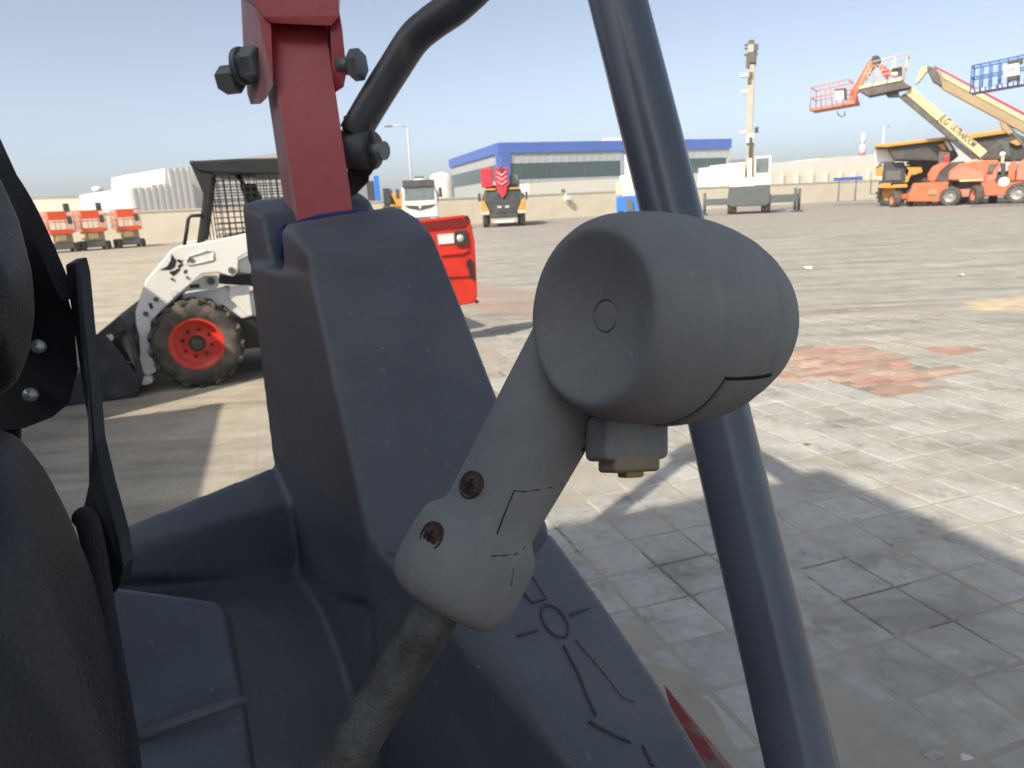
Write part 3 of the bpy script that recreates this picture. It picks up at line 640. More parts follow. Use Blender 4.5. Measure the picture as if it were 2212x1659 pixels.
for s in (-1, 1):
    MB().hull([(xm + s * (hw + 0.02), -0.04, 1.0), (xm + s * (hw + 0.02), -0.04, 1.75), (xm + s * (hw - 0.22), -0.05, 1.65), (xm + s * (hw - 0.5), -0.06, 1.0), (xm + s * (hw + 0.02), 1.8, 1.0), (xm + s * (hw - 0.02), 1.8, 2.3), (xm + s * (hw - 0.5), 0.3, 1.0)]).build('side_cheek', M_YELLOW, o, bevel=0.04)
    MB().box((xm + s * hw * 0.55, 0.6, zt + 0.03), (hw * 0.5, 0.9, 0.12)).build('roof_marker', M_YELLOW, o, bevel=0.03)
    MB().hull([(xm + s * 0.08, -0.03, 1.55), (xm + s * (hw - 0.28), -0.03, 1.6), (xm + s * 0.12, 0.25, zt - 0.08), (xm + s * (hw - 0.38), 0.27, zt - 0.08), (xm + s * 0.08, 0.2, 1.55), (xm + s * (hw - 0.28), 0.2, 1.6), (xm + s * 0.12, 0.45, zt - 0.08), (xm + s * (hw - 0.38), 0.45, zt - 0.08)]).build('windscreen', M_GLASSD, o)
    MB().box((xm + s * (hw - 0.22), -0.12, 0.92), (0.55, 0.25, 0.2)).build('fender', M_CREAMP, o, bevel=0.04)
    MB().box((xm + s * (hw + 0.12), 0.0, 1.95), (0.16, 0.14, 0.5)).build('mirror', M_CHARC, o, bevel=0.03)
    MB().box((xm + s * 0.25, -0.08, 1.28), (0.26, 0.06, 0.14)).build('headlight', M_CHROME, o, bevel=0.02)
    for y in (0.75, 2.3, 6.0, 7.4): wheel(o, (xm + s * (hw - 0.2), y, 0.55), 0.55, 0.38, M_GREYP, ax=(-s, 0, 0), n=18)
MB().hull([(xm - hw + 0.55, -0.05, 0.9), (xm + hw - 0.55, -0.05, 0.9), (xm - hw + 0.4, -0.05, 1.5), (xm + hw - 0.4, -0.05, 1.5), (xm - hw + 0.55, 0.2, 0.9), (xm + hw - 0.55, 0.2, 0.9), (xm - hw + 0.4, 0.2, 1.5), (xm + hw - 0.4, 0.2, 1.5)]).build('front_grille', M_CHARC, o)
MB().box((xm, -0.05, 0.72), (2 * hw - 1.0, 0.3, 0.3)).build('bumper', M_CHARC, o, bevel=0.05)
MB().box((xm, 0.0, 0.36), (p[13][0] - p[12][0], 0.1, 0.14)).build('white_bar', M_WHITE, o)
MB().box((xm, 4.5, 0.9), (1.9, 7.8, 0.5)).build('carrier_deck', M_CHARC, o)
MB().box(((p[4][0] + p[5][0]) / 2, 1.4, (p[4][1] + p[5][1]) / 2), (p[5][0] - p[4][0], 1.4, p[4][1] - p[5][1])).build('red_crate', M_CRRED, o, bevel=0.03)
bxm = (p[6][0] + p[7][0]) / 2; bw = p[7][0] - p[6][0]; bz0, bz1 = p[7][1], p[6][1]
MB().box((bxm, 4.2, (bz0 + bz1) / 2), (bw, 7.0, bz1 - bz0)).build('boom', M_CRRED, o, bevel=0.04)
for k in range(3):
    z = bz1 - 0.42 - k * 0.29
    for s in (-1, 1): MB().bar((bxm + s * bw * 0.36, 0.68, z + 0.12), (bxm + s * 0.01, 0.68, z - 0.1), 0.04, 0.15, up=(0, 1, 0)).build('chevron', M_WHITE, o)
MB().cyl((bxm, 0.6, bz1 - 0.12), (bxm, 0.75, bz1 - 0.12), 0.16, 14).build('boom_pulley', M_CHARC, o)
MB().prism([(p[10][0], bz0), (p[11][0] - 0.1, bz0), (bxm + 0.22, bz0 - 0.5), (bxm - 0.02, bz0 - 0.75), (bxm - 0.3, bz0 - 0.3)], -0.15, 0.3).build('hook_block', M_CRRED, o)
MB().cyl((bxm, 0.05, bz0 - 0.6), (bxm, 0.05, 0.95), 0.05, 8).build('hook_rope', M_CHARC, o)
MB().box(((p[8][0] + p[9][0]) / 2, 2.6, (p[8][1] + p[9][1]) / 2), (p[9][0] - p[8][0], 1.6, p[8][1] - p[9][1])).build('crane_cab', M_GREYP, o, bevel=0.05)
MB().box(((p[8][0] + p[9][0]) / 2, 1.78, (p[8][1] + p[9][1]) / 2 + 0.05), ((p[9][0] - p[8][0]) * 0.7, 0.04, (p[8][1] - p[9][1]) * 0.6)).build('crane_cab_glass', M_GLASS, o)
MB().box((xm, 2.6, (zt + p[9][1]) / 2), (hw * 1.6, 2.2, 0.5)).build('slew_platform', M_CHARC, o)

# ------------------------------------------------------------------ blue and white truck behind the guard tube
R_ = (10.533, 53.982, -0.1927)
o = thing('blue_lorry_crane', 'blue and white crane lorry half hidden behind the grey tube', 'lorry', R_[:2], R_[2])
p = [(-2.16, 1.574), (-0.806, 0.58), (-1.726, 4.303), (-0.928, 1.578), (-2.119, 2.436), (-0.985, 2.869)]
w2 = 2.4; x0 = p[0][0]
MB().hull([(x0, 0, 0.5), (x0 + w2, 0, 0.5), (x0, 0, p[0][1]), (x0 + w2, 0, p[0][1]), (x0, 2, 0.5), (x0 + w2, 2, 0.5), (x0, 2, p[0][1]), (x0 + w2, 2, p[0][1])]).build('blue_cab', M_BLUEB, o, bevel=0.06)
MB().prism([(x0 + 0.8, 0.55), (x0 + 1.25, 0.55), (x0 + 1.2, 1.2), (x0 + 1.0, p[0][1] - 0.1), (x0 + 0.7, p[0][1] - 0.1)], -0.2, 0.1).build('stabiliser', M_GREYP, o)
MB().box((x0 + 1.2, 1.0, p[0][1] + 0.75), (1.9, 1.6, 1.5)).build('white_housing', M_WHITE, o, bevel=0.1)
MB().box((x0 + 0.2, 0.4, p[0][1] + 0.55), (0.5, 0.5, 1.0)).build('winch', M_CREAMP, o, bevel=0.1)
MB().box((x0 + 0.95, 0.8, (p[2][1] + p[3][1]) / 2 + 0.3), (0.65, 0.8, p[2][1] - p[3][1])).build('crane_mast', M_WHITE, o, bevel=0.05)
MB().cyl((x0 + 0.9, 0.35, p[5][1]), (x0 + 0.9, 0.6, p[5][1]), 0.25).build('motor', M_CHARC, o)
MB().box((x0 + 1.2, 4, 0.9), (2.2, 4.4, 0.5)).build('flatbed', M_GREYP, o)
for s in (0.25, w2 - 0.25):
    for y in (1.0, 4.5): wheel(o, (x0 + s, y, 0.5), 0.5, 0.34, M_GREYP, ax=((-1 if s > 1 else 1), 0, 0), n=18)

# ------------------------------------------------------------------ rough terrain crane with the tall boom
R_ = (17.043, 50.583, -0.3250)
o = thing('rough_terrain_crane', 'grey and white mobile crane with tall upright boom and outriggers spread', 'crane', R_[:2], R_[2])
def rt(s): return s
p = [(-1.47, 0.634), (-0.835, -0.019), (0.885, 0.532), (1.426, -0.026), (-1.463, 1.876), (1.404, 0.509)]
hwid = (p[5][0] - p[4][0]); xm = (p[4][0] + p[5][0]) / 2
for x in ((p[0][0] + p[1][0]) / 2, (p[2][0] + p[3][0]) / 2):
    for y in (0.6, 4.0): wheel(o, (x, y, 0.62), 0.62, 0.55, M_GREYP, ax=(1 if x < xm else -1, 0, 0), lugs=16, n=20)
z0, z1 = p[5][1], p[4][1]
MB().hull([(xm - hwid / 2, -0.2, z0 + 0.2), (xm + hwid / 2, -0.2, z0 + 0.2), (xm - hwid * 0.4, -0.2, z0), (xm + hwid * 0.4, -0.2, z0), (xm - hwid * 0.46, -0.2, z1), (xm + hwid * 0.47, -0.2, z1), (xm - hwid / 2, 4.8, z0 + 0.2), (xm + hwid / 2, 4.8, z0 + 0.2), (xm - hwid * 0.46, 4.8, z1), (xm + hwid * 0.47, 4.8, z1)]).build('carrier', M_GREYGRN, o, bevel=0.06)
p = [(-2.974, 1.119), (-1.471, 0.675), (1.375, 1.205), (3.123, 0.678), (-2.983, 1.537), (-2.84, 0.693), (3, 1.61), (3.273, 1.556), (3.038, 0.032), (3.272, 0.023)]
MB().box(((p[0][0] + p[1][0]) / 2, 0.1, (p[0][1] + p[1][1]) / 2), (p[1][0] - p[0][0], 0.35, p[0][1] - p[1][1])).build('outrigger_beam', M_GREYGRN, o, bevel=0.02)
MB().box(((p[2][0] + p[3][0]) / 2, 0.1, (p[2][1] + p[3][1]) / 2), (p[3][0] - p[2][0], 0.35, p[2][1] - p[3][1])).build('outrigger_beam', M_GREYGRN, o, bevel=0.02)
for (a, b_) in ((4, 5), (6, 8), (7, 9)):
    x = p[a][0]; MB().cyl((x, 0.1 + 0.5 * (a == 7), p[a][1]), (x, 0.1 + 0.5 * (a == 7), 0.12), 0.1, 10).build('outrigger_jack', M_GREYGRN, o)
    MB().cyl((x, 0.1 + 0.5 * (a == 7), 0.0), (x, 0.1 + 0.5 * (a == 7), 0.12), 0.24, 12).build('outrigger_foot', M_GREYGRN, o)
p = [(-1.301, 3.338), (-0.344, 2.391), (0.285, 3.804), (1.356, 2.62), (0.329, 2.597), (1.386, 1.894), (0.369, 3.679), (1.194, 2.75), (-1.316, 2.443), (0.399, 1.782)]
def bx(name, a, b_, y0, y1, m, bevel=0.04, par=o):
    return MB().box(((a[0] + b_[0]) / 2, (y0 + y1) / 2, (a[1] + b_[1]) / 2), (abs(b_[0] - a[0]), y1 - y0, abs(a[1] - b_[1])), None).build(name, m, par, bevel=bevel)
bx('counterweight', p[0], p[1], 0.6, 3.2, M_WHITE2)
bx('slew_base', p[8], p[9], 0.2, 3.6, M_WHITE2)
cb = bx('operator_cab', p[2], p[3], 0.2, 1.9, M_WHITE); bx('cab_window', p[6], p[7], 0.14, 0.22, M_GLASS, 0.0, cb)
bx('cab_base', p[4], p[5], 0.15, 2.2, M_WHITE2)
p = [(-0.314, 1.982), (0.252, 4.72), (-0.327, 4.76), (0.187, 5.435), (-0.382, 5.452), (0.08, 9.86), (-0.499, 9.902), (0.154, 10.562), (-0.423, 10.622), (-0.02, 11.138), (-0.165, 2.34), (0.105, 3.736)]
b1 = bx('boom_foot', p[0], p[1], 1.2, 2.3, M_BOOMGREY); bx('luffing_cylinder', p[10], p[11], 0.75, 1.0, M_WHITE)
MB().box(((p[10][0] + p[11][0]) / 2, 0.95, p[11][1] + 0.6), (0.2, 0.2, 1.6)).build('cylinder_rod', M_CHARC, o)
bx('boom_collar', p[2], p[3], 1.0, 2.45, M_WHITE2)
bx('boom_section', p[4], p[5], 1.1, 2.35, M_BOOMGREY, 0.06); bx('boom_head', p[6], p[7], 1.0, 2.5, M_BOOMDRK, 0.06)
bx('sheave_frame', p[8], p[9], 1.3, 2.1, M_BOOMGREY, 0.05)
sv_ = [(-0.635, 11.204), (0.248, 11.109), (-0.628, 10.98), (0.256, 10.886), (-0.653, 10.571), (0.231, 10.554), (-0.214, 11.233), (0.027, 10.91)]
for a, b_ in ((0, 1), (2, 3), (4, 5)): MB().cyl((sv_[a][0], 1.7, sv_[a][1]), (sv_[b_][0], 1.7, sv_[b_][1]), 0.07, 8).build('sheave_pin', M_BOOMDRK, o)
for a in (6, 7): MB().cyl((sv_[a][0], 1.4, sv_[a][1]), (sv_[a][0], 2.0, sv_[a][1]), 0.22, 14).build('sheave', M_BOOMDRK, o)
sv_ = [(-0.648, 9.251), (-0.551, 8.173), (-0.527, 5.526), (0.336, 5.635), (-0.246, 8.833), (-0.165, 9.167), (-0.396, 9.832)]
for a in (0, 1, 2): MB().box((sv_[a][0], 1.6, sv_[a][1]), (0.42, 0.5, 0.22)).build('boom_lug', M_WHITE, o, bevel=0.05)
MB().box((sv_[3][0], 1.6, sv_[3][1]), (0.25, 0.4, 0.36)).build('boom_lamp', M_CHARC, o)
for a in (4, 5, 6): MB().box((sv_[a][0], 1.05, sv_[a][1]), (0.22, 0.12, 0.4)).build('wear_pad', M_BOOMDRK, o)

# ------------------------------------------------------------------ aerial work platforms at the right
def basket(parent, name, fl, top, m, deck_m, y0, dep, nseg=4, mid=True, und=None):
    """work platform: fl / top = left and right ends of deck and of top rail (x, z)"""
    (x0, z0), (x1, z1) = fl; (u0, v0), (u1, v1) = top
    d = MB().add([(x0, y0, z0), (x1, y0, z1), (x1, y0 + dep, z1), (x0, y0 + dep, z0), (x0, y0, z0 + 0.2), (x1, y0, z1 + 0.2), (x1, y0 + dep, z1 + 0.2), (x0, y0 + dep, z0 + 0.2)], [(0, 3, 2, 1), (4, 5, 6, 7), (0, 1, 5, 4), (1, 2, 6, 5), (2, 3, 7, 6), (3, 0, 4, 7)]).build('platform_deck', deck_m, parent)
    r = MB()
    for y in (y0, y0 + dep):
        for f in (0, 0.5, 1):
            if f == 0: continue
            a = Vector((x0 + (u0 - x0) * f, y, z0 + 0.2 + (v0 - z0 - 0.2) * f)); b_ = Vector((x1 + (u1 - x1) * f, y, z1 + 0.2 + (v1 - z1 - 0.2) * f)); r.cyl(a, b_, 0.035, 8)
        for k in range(nseg + 1):
            f = k / nseg; r.cyl((x0 + (x1 - x0) * f, y, z0 + (z1 - z0) * f), (u0 + (u1 - u0) * f, y, v0 + (v1 - v0) * f), 0.035, 8)
    for f in (0.5, 1):
        for (xa, za, ua, va) in ((x0, z0 + 0.2, u0, v0), (x1, z1 + 0.2, u1, v1)):
            r.cyl((xa + (ua - xa) * f, y0, za + (va - za) * f), (xa + (ua - xa) * f, y0 + dep, za + (va - za) * f), 0.035, 8)
    r.build('guard_rail', m, parent)
    return d
# lift A
R_ = (27.984, 48.640, -0.5221)
oa = thing('boom_lift', 'orange boom lift with raised cream boom lettered in black', 'boom lift', R_[:2], R_[2], 'boom lifts parked at the right')
p = [(-1.618, 0.608), (1.617, 0.646), (-0.854, 1.527), (1.142, 0.271), (0.258, 1.54), (0.391, 2.25), (0.925, 2.713), (1.306, 2.688), (0.647, 1.519)]
wheel(oa, (p[0][0], 0.5, 0.5), 0.55, 0.5, M_ORANGE_P, ax=(0.9, 0.45, 0), n=24); wheel(oa, (p[1][0], -0.3, 0.58), 0.62, 0.5, M_WHEELC, ax=(0.25, 1, 0), n=24)
wheel(oa, (p[0][0] + 0.9, 2.6, 0.55), 0.55, 0.5, M_ORANGE_P, ax=(-1, 0, 0), n=20); wheel(oa, (p[1][0] - 0.2, 2.7, 0.6), 0.6, 0.5, M_WHEELC, ax=(0, -1, 0), n=20)
MB().hull([(p[2][0] + 0.25, -0.2, p[2][1]), (p[3][0] + 0.3, -0.2, p[2][1]), (p[2][0], -0.2, p[3][1] + 0.1), (p[3][0] + 0.3, -0.2, p[3][1]), (p[2][0] + 0.25, 2.3, p[2][1]), (p[3][0] + 0.3, 2.3, p[2][1]), (p[2][0], 2.3, p[3][1] + 0.1), (p[3][0] + 0.3, 2.3, p[3][1])]).build('chassis', M_ORANGE, oa, bevel=0.06)
MB().bar((p[0][0] + 0.1, 0.5, 0.62), (p[2][0] + 0.2, 0.9, 0.75), 0.4, 0.3).build('axle_arm', M_ORANGE, oa, bevel=0.03)
q = [(-0.06, 0.686), (3.368, 1.163), (2.06, 1.302), (2.513, 0.463), (0.58, 0.802), (1.045, 0.636)]
MB().box(((q[2][0] + q[3][0]) / 2 + 0.9, 1.2, 0.75), (3.2, 1.8, 0.5)).build('rear_chassis', M_ORANGE_P, oa, bevel=0.05)
MB().box((q[4][0], -0.26, q[4][1] + 0.1), (0.5, 0.08, 0.3)).build('step_slot', M_TAN, oa)
q = [(0.281, 1.647), (0.182, 2.048), (0.43, 2.533), (0.921, 2.749), (1.429, 2.715), (0.905, 2.219), (0.644, 1.555)]
MB().prism(q, 0.1, 2.2).build('engine_hood', M_ORANGE, oa, bevel=0.06)
q = [(0.644, 1.555), (0.959, 2.322), (1.429, 2.715), (1.931, 2.682), (2.04, 1.515)]
MB().prism(q, 0.2, 2.1).build('engine_bay', M_CHARC, oa, bevel=0.04)
q = [(1.402, 1.621), (1.386, 2.154), (1.938, 2.611), (2.907, 2.755), (4.022, 2.714), (4.07, 2.54), (3.534, 1.92), (3.408, 1.371)]
MB().prism(q, 0.0, 2.3).build('turntable_hood', M_ORANGE, oa, bevel=0.07)
q = [(3.531, 1.955), (3.887, 2.586), (4.193, 2.498), (4, 1.478), (3.401, 1.441)]
MB().prism(q, 0.15, 2.1).build('tank_panel', M_ORANGE_P, oa, bevel=0.05)
q = [(3.467, 1.993), (3.539, 2.472), (3.894, 2.517), (3.769, 1.975)]
MB().prism(q, -0.03, 0.1).build('grille', M_GREYP, oa)
q = [(1.396, 1.692), (1.484, 2.113), (2.266, 2.415), (3.288, 1.969), (3.34, 1.444)]
MB().prism(q, -0.04, 0.3).build('hood_recess', M_ORANGE_P, oa, bevel=0.03)
q = [(2.03, 1.622), (3.326, 1.584), (3.334, 1.5), (2.043, 1.48)]
MB().prism(q, -0.06, 0.05).build('yellow_stripe', M_CREAM, oa)
MB().cyl((q[1][0] - 0.8, 1.2, 0.95), (q[1][0] - 0.8, 1.2, q[1][1] + 0.05), 0.8, 24).build('slew_ring', M_CHARC, oa)
# boom A: pivot behind hood to basket
q = [(3.426, 3.303), (-1.192, 7.706), (-1.549, 7.333), (3.073, 2.917), (3.356, 3.103)]
MB().prism([q[0], q[1], q[2], q[3]], 0.7, 1.35).build('boom', M_CREAM, oa, bevel=0.03)
q2 = [(-1.581, 7.336), (-1.893, 7.162), (1.294, 4.19), (1.801, 4.08)]
MB().prism(q2, 0.78, 1.3).build('boom_underside', M_BOOMDRK, oa, bevel=0.03)
q2 = [(0.844, 4.331), (1.266, 4.504), (3.074, 2.903), (2.655, 2.842), (1.301, 4.12)]
MB().prism(q2, 0.85, 1.2).build('lift_cylinder', M_CHARC, oa, bevel=0.04)
q2 = [(2.9, 2.825), (3.072, 2.93), (3.453, 3.335), (4.066, 3.729), (4.698, 2.736)]
MB().prism(q2, 0.75, 1.3).build('boom_post', M_CHARC, oa, bevel=0.04)
q2 = [(0.765, 2.724), (0.728, 3.502), (1.368, 3.385), (1.429, 2.715)]
MB().prism(q2, 0.9, 1.8).build('hose_guard', M_BOOMDRK, oa, bevel=0.05)
q2 = [(1.201, 3.152), (1.169, 2.803)]
MB().box((q2[0][0], 0.85, q2[0][1] - 0.2), (0.3, 0.2, 0.5)).build('red_canister', M_CRRED, oa, bevel=0.04)
# lettering along the boom
def lettering(parent, txt, p0, p1, size, y, m, name='lettering'):
    cu = bpy.data.curves.new(name, 'FONT'); cu.body = txt; cu.size = size; cu.align_y = 'CENTER'; cu.extrude = 0.004; cu.offset = size * 0.022
    t = bpy.data.objects.new(name, cu); COL.objects.link(t)
    dg = bpy.context.evaluated_depsgraph_get(); dg.update()
    me = bpy.data.meshes.new_from_object(t.evaluated_get(dg)); bpy.data.objects.remove(t)
    w_ = max(v.co.x for v in me.vertices) - min(v.co.x for v in me.vertices)
    p0, p1 = Vector((p0[0], y, p0[1])), Vector((p1[0], y, p1[1])); d = p1 - p0; s = d.length / w_
    x = d.normalized(); yv = Vector((0, -1, 0)).cross(x) * 1.0
    n = Vector((0, -1, 0)); yv = n.cross(x)
    rot = Matrix((x, yv, n)).transposed()
    for v in me.vertices: v.co = p0 + rot @ Vector((v.co.x * s, v.co.y, v.co.z))
    me.materials.clear(); me.materials.append(m)
    o_ = bpy.data.objects.new(name, me); COL.objects.link(o_); o_.parent = parent; return o_
q2 = [(0.644, 5.64), (1.128, 5.179), (1.31, 5.037), (2.697, 3.693)]
lettering(oa, 'JLG', q2[0], q2[1], 0.62, 0.69, M_CHARC); lettering(oa, 'ULTRABOOM', q2[2], q2[3], 0.5, 0.69, M_CHARC)
# basket A (cream)
q = [(-4.4, 7.844), (-1.777, 8.105), (-3.729, 9.45), (-1.55, 9.715)]
basket(oa, 'basket', (q[0], q[1]), (q[2], q[3]), M_CREAMP, M_CREAMP, 0.2, 2.0, 3)
q2 = [(-4.329, 7.8), (-3.719, 7.378), (-1.19, 7.658), (-1.771, 8.035)]
MB().prism(q2, 0.25, 1.9).build('deck_underside', M_BOOMDRK, oa)
q2 = [(-2.595, 8.512), (-1.801, 8.417), (-1.845, 8.971), (-2.432, 8.976)]
MB().prism(q2, 0.4, 0.7).build('control_console', M_CHARC, oa, bevel=0.04)
q2 = [(-2.477, 8.706), (-2.082, 8.671), (-2.067, 8.484), (-2.463, 8.51)]
MB().prism(q2, 0.36, 0.41).build('label_plate', M_WHITE, oa)
q2 = [(-2.595, 7.437), (-1.936, 7.506), (-1.842, 7.145), (-2.509, 7.181), (-2.689, 7.341)]
MB().prism(q2, 0.6, 1.1).build('rotator', M_CHARC, oa, bevel=0.04)
# lift B
R_ = (31.282, 46.153, -0.5957)
ob_ = thing('boom_lift', 'orange boom lift at the right edge under a tan boom with red hose line', 'boom lift', R_[:2], R_[2], 'boom lifts parked at the right')
p = [(-1.067, 0.588), (1.127, 0.593), (-0.586, 1.226), (0.868, 0.296)]
wheel(ob_, (p[0][0], 0.2, 0.6), 0.62, 0.5, M_ORANGE_P, ax=(0.9, 0.4, 0), n=24); wheel(ob_, (p[1][0], -0.2, 0.62), 0.66, 0.52, M_WHEELC, ax=(0.2, 1, 0), n=24)
wheel(ob_, (p[0][0] + 0.9, 2.6, 0.6), 0.6, 0.5, M_ORANGE_P, ax=(-1, 0, 0), n=20); wheel(ob_, (p[1][0] + 0.2, 2.6, 0.6), 0.62, 0.5, M_WHEELC, ax=(0, -1, 0), n=20)
MB().hull([(p[2][0], -0.1, p[2][1]), (p[3][0] + 0.4, -0.1, p[2][1] + 0.1), (p[2][0] - 0.4, -0.1, 0.55), (p[3][0] - 0.2, -0.1, 0.5), (p[2][0], 2.2, p[2][1]), (p[3][0] + 0.4, 2.2, p[2][1] + 0.1), (p[2][0] - 0.4, 2.2, 0.55), (p[3][0], 2.2, 0.5)]).build('chassis', M_ORANGE, ob_, bevel=0.08)
MB().bar((p[0][0] + 0.1, 0.4, 0.7), (p[2][0] + 0.2, 0.7, 0.8), 0.35, 0.35).build('axle_arm', M_ORANGE_P, ob_, bevel=0.03)
MB().box((p[1][0] + 0.6, 1.1, 0.9), (2.6, 1.7, 0.5)).build('rear_chassis', M_ORANGE_P, ob_, bevel=0.05)
q = [(0.515, 1.442), (0.452, 2.327), (0.627, 2.585), (0.83, 2.571), (0.867, 1.409)]
MB().prism(q, 0, 2.0).build('fuel_tank', M_ORANGE, ob_, bevel=0.06)
q = [(0.925, 1.406), (0.898, 2.465), (1.193, 2.645), (1.864, 2.697), (2.121, 1.387)]
MB().prism(q, 0.02, 2.1).build('turntable_hood', M_ORANGE_P, ob_, bevel=0.06)
q = [(0.065, 1.261), (0.354, 1.587), (0.291, 2.473), (-0.006, 2.527), (0.12, 1.873)]
MB().prism(q, 0.3, 1.2).build('hose_post', M_CHARC, ob_, bevel=0.03)
MB().lathe((q[0][0] + 0.25, -0.12, q[0][1] + 0.08), (0, -1, 0), [(-0.1, 0.3), (0, 0.3), (0.02, 0.24), (0.0, 0.1), (0.02, 0.0001)], 20).build('reel', M_WHITE, ob_)
q2 = [(0.071, 3.028), (0.109, 2.654)]
MB().lathe((q2[0][0], 0.4, q2[0][1]), (0, 0, 1), [(-0.18, 0.0001), (-0.12, 0.13), (0, 0.18), (0.12, 0.13), (0.18, 0.0001)], 14).build('beacon', M_WHITE, ob_)
MB().cyl((q2[1][0], 0.4, q2[1][1] - 0.4), (q2[1][0], 0.4, q2[0][1] - 0.1), 0.09, 10).build('beacon_stem', M_CREAM, ob_)
q = [(-4.213, 8.668), (1.816, 4.628), (1.925, 3.644), (-0.337, 5.182), (-3.601, 7.351), (-4.359, 8.185)]
MB().prism(q, 0.9, 1.7).build('boom', M_TAN, ob_, bevel=0.04)
q2 = [(-3.738, 8.396), (1.849, 4.606), (1.879, 4.341), (-3.578, 8.003)]
MB().prism(q2, 0.84, 0.95).build('boom_side_plate', M_CREAM, ob_)
q2 = [(-4.209, 8.905), (1.85, 4.872), (1.868, 4.717), (-4.2, 8.808)]
MB().prism(q2, 1.2, 1.65).build('hose_line', M_CRRED, ob_)
q2 = [(-4.607, 8.888), (-4.09, 8.685), (-3.792, 8.112), (-3.613, 7.487), (-4.209, 7.897), (-4.509, 8.473)]
MB().prism(q2, 0.8, 1.8).build('boom_head', M_BOOMDRK, ob_, bevel=0.05)
q2 = [(-5.251, 7.857), (-4.92, 8.864), (-4.642, 8.927), (-4.342, 8.719), (-4.636, 8.49), (-5.033, 7.932)]
MB().prism(q2, 1.0, 1.5).build('jib', M_CREAM, ob_, bevel=0.04)
q2 = [(-0.337, 5.182), (0.032, 4.962), (0.501, 4.325), (0.283, 4.212), (-0.166, 4.65)]
MB().prism(q2, 0.95, 1.6).build('boom_bracket', M_TAN, ob_, bevel=0.03)
q2 = [(0.082, 4.759), (0.278, 4.806), (1.395, 3.392), (1.246, 3.206)]
MB().prism(q2, 1.0, 1.3).build('lift_cylinder', M_GREYP, ob_, bevel=0.03)
q2 = [(0.616, 4.314), (1.223, 3.932), (2.256, 2.669), (1.705, 2.61)]
MB().prism(q2, 1.0, 1.6).build('boom_post', M_CHARC, ob_, bevel=0.03)
# lift C: its pale orange basket reaches out to the left
R_ = (32.766, 50.263, -0.5777)
oc = thing('boom_lift', 'pale orange work basket hanging from a jib at the far left of the raised booms', 'boom lift', R_[:2], R_[2], 'boom lifts parked at the right')
q = [(-11.259, 7.167), (-8.152, 7.388), (-11.284, 8.792), (-8.75, 9.089)]
basket(oc, 'basket', (q[0], q[1]), (q[2], q[3]), M_ORANGE_P, M_ORANGE_P, 0.2, 2.2, 4)
q2 = [(-9.578, 8.436), (-9.009, 8.447), (-8.965, 7.747), (-9.538, 7.772)]
MB().prism(q2, 0.15, 0.3).build('label_plate', M_WHITE, oc)
q2 = [(-9.622, 8.519), (-8.862, 8.506), (-8.769, 7.649), (-8.962, 7.708), (-9.02, 8.371), (-9.597, 8.361)]
MB().prism(q2, 0.12, 0.5).build('control_console', M_CHARC, oc, bevel=0.03)
q2 = [(-8.709, 7.873), (-8.153, 7.964), (-8.16, 7.505), (-8.648, 7.519)]
MB().prism(q2, 0.3, 1.4).build('rotator', M_ORANGE, oc, bevel=0.05)
q2 = [(-8.794, 8.037), (-7.579, 10.307), (-7.157, 10.471), (-6.991, 10.152), (-8.303, 7.981), (-8.368, 7.835)]
MB().prism(q2, 0.9, 1.5).build('jib', M_ORANGE, oc, bevel=0.04)
q2 = [(-7.427, 10.212), (-7.342, 10.534), (-6.984, 10.558), (-6.779, 10.197), (-6.891, 9.768), (-7.192, 9.957)]
MB().prism(q2, 0.8, 1.7).build('knuckle', M_CHARC, oc, bevel=0.05)
q2 = [(-6.969, 9.853), (-6.696, 10.038), (-6.149, 9.375), (-6.325, 8.878), (-6.713, 9.299)]
MB().prism(q2, 0.9, 1.6).build('boom_end', M_CRRED, oc, bevel=0.04)
q2 = [(-6.755, 9.861), (-6.356, 9.771), (-0.059, 3.708), (-0.283, 3.359)]
MB().prism(q2, 2.0, 2.5).build('boom', M_ORANGE_P, oc, bevel=0.04)
hl_ = [(-9.492, 7.025), (-9.4, 6.78), (-9.159, 6.599), (-8.972, 6.659), (-8.953, 6.969)]
MB().tube([(x, 1.0, z) for x, z in hl_], 0.035, 8).build('hose_loop', M_CHARC, oc)
MB().box((q2[2][0] + 0.5, 2.2, 1.0), (4.0, 2.0, 1.0)).build('chassis', M_ORANGE_P, oc, bevel=0.1)
MB().box((q2[2][0] + 0.2, 2.2, 2.0), (0.9, 0.9, 1.6)).build('boom_post', M_CHARC, oc, bevel=0.05)
for x in (-1.4, 1.6): wheel(oc, (q2[2][0] + 0.5 + x, 1.2, 0.55), 0.55, 0.45, M_ORANGE_P, n=20)
# lift D: blue basket at the right edge
R_ = (27.372, 34.450, -0.6714)
od = thing('boom_lift', 'blue work basket with white label panel at the upper right edge', 'boom lift', R_[:2], R_[2], 'boom lifts parked at the right')
q = [(-4.931, 5.721), (-2.248, 5.913), (-4.974, 7.003), (-2.394, 7.235)]
dk = basket(od, 'basket', (q[0], q[1]), (q[2], q[3]), M_BLUEP, M_BLUEP, 0.0, 1.0, 7)
q2 = [(-3.673, 6.827), (-3.05, 6.853), (-2.985, 6.327), (-3.597, 6.309)]
MB().prism(q2, -0.06, -0.03).build('label_panel', M_WHITE, od)
q2 = [(-3.534, 7.009), (-2.942, 7.071), (-2.914, 6.818), (-3.513, 6.804), (-3.482, 6.294), (-3.039, 6.335), (-3.014, 6.105), (-3.461, 6.087)]
MB().prism(q2[:4], -0.04, 0.25).build('control_box', M_CHARC, od, bevel=0.03); MB().prism(q2[4:], -0.05, 0.2).build('lower_box', M_CHARC, od, bevel=0.03)
q3 = [(-3.557, 6.583), (-3.115, 6.632)]
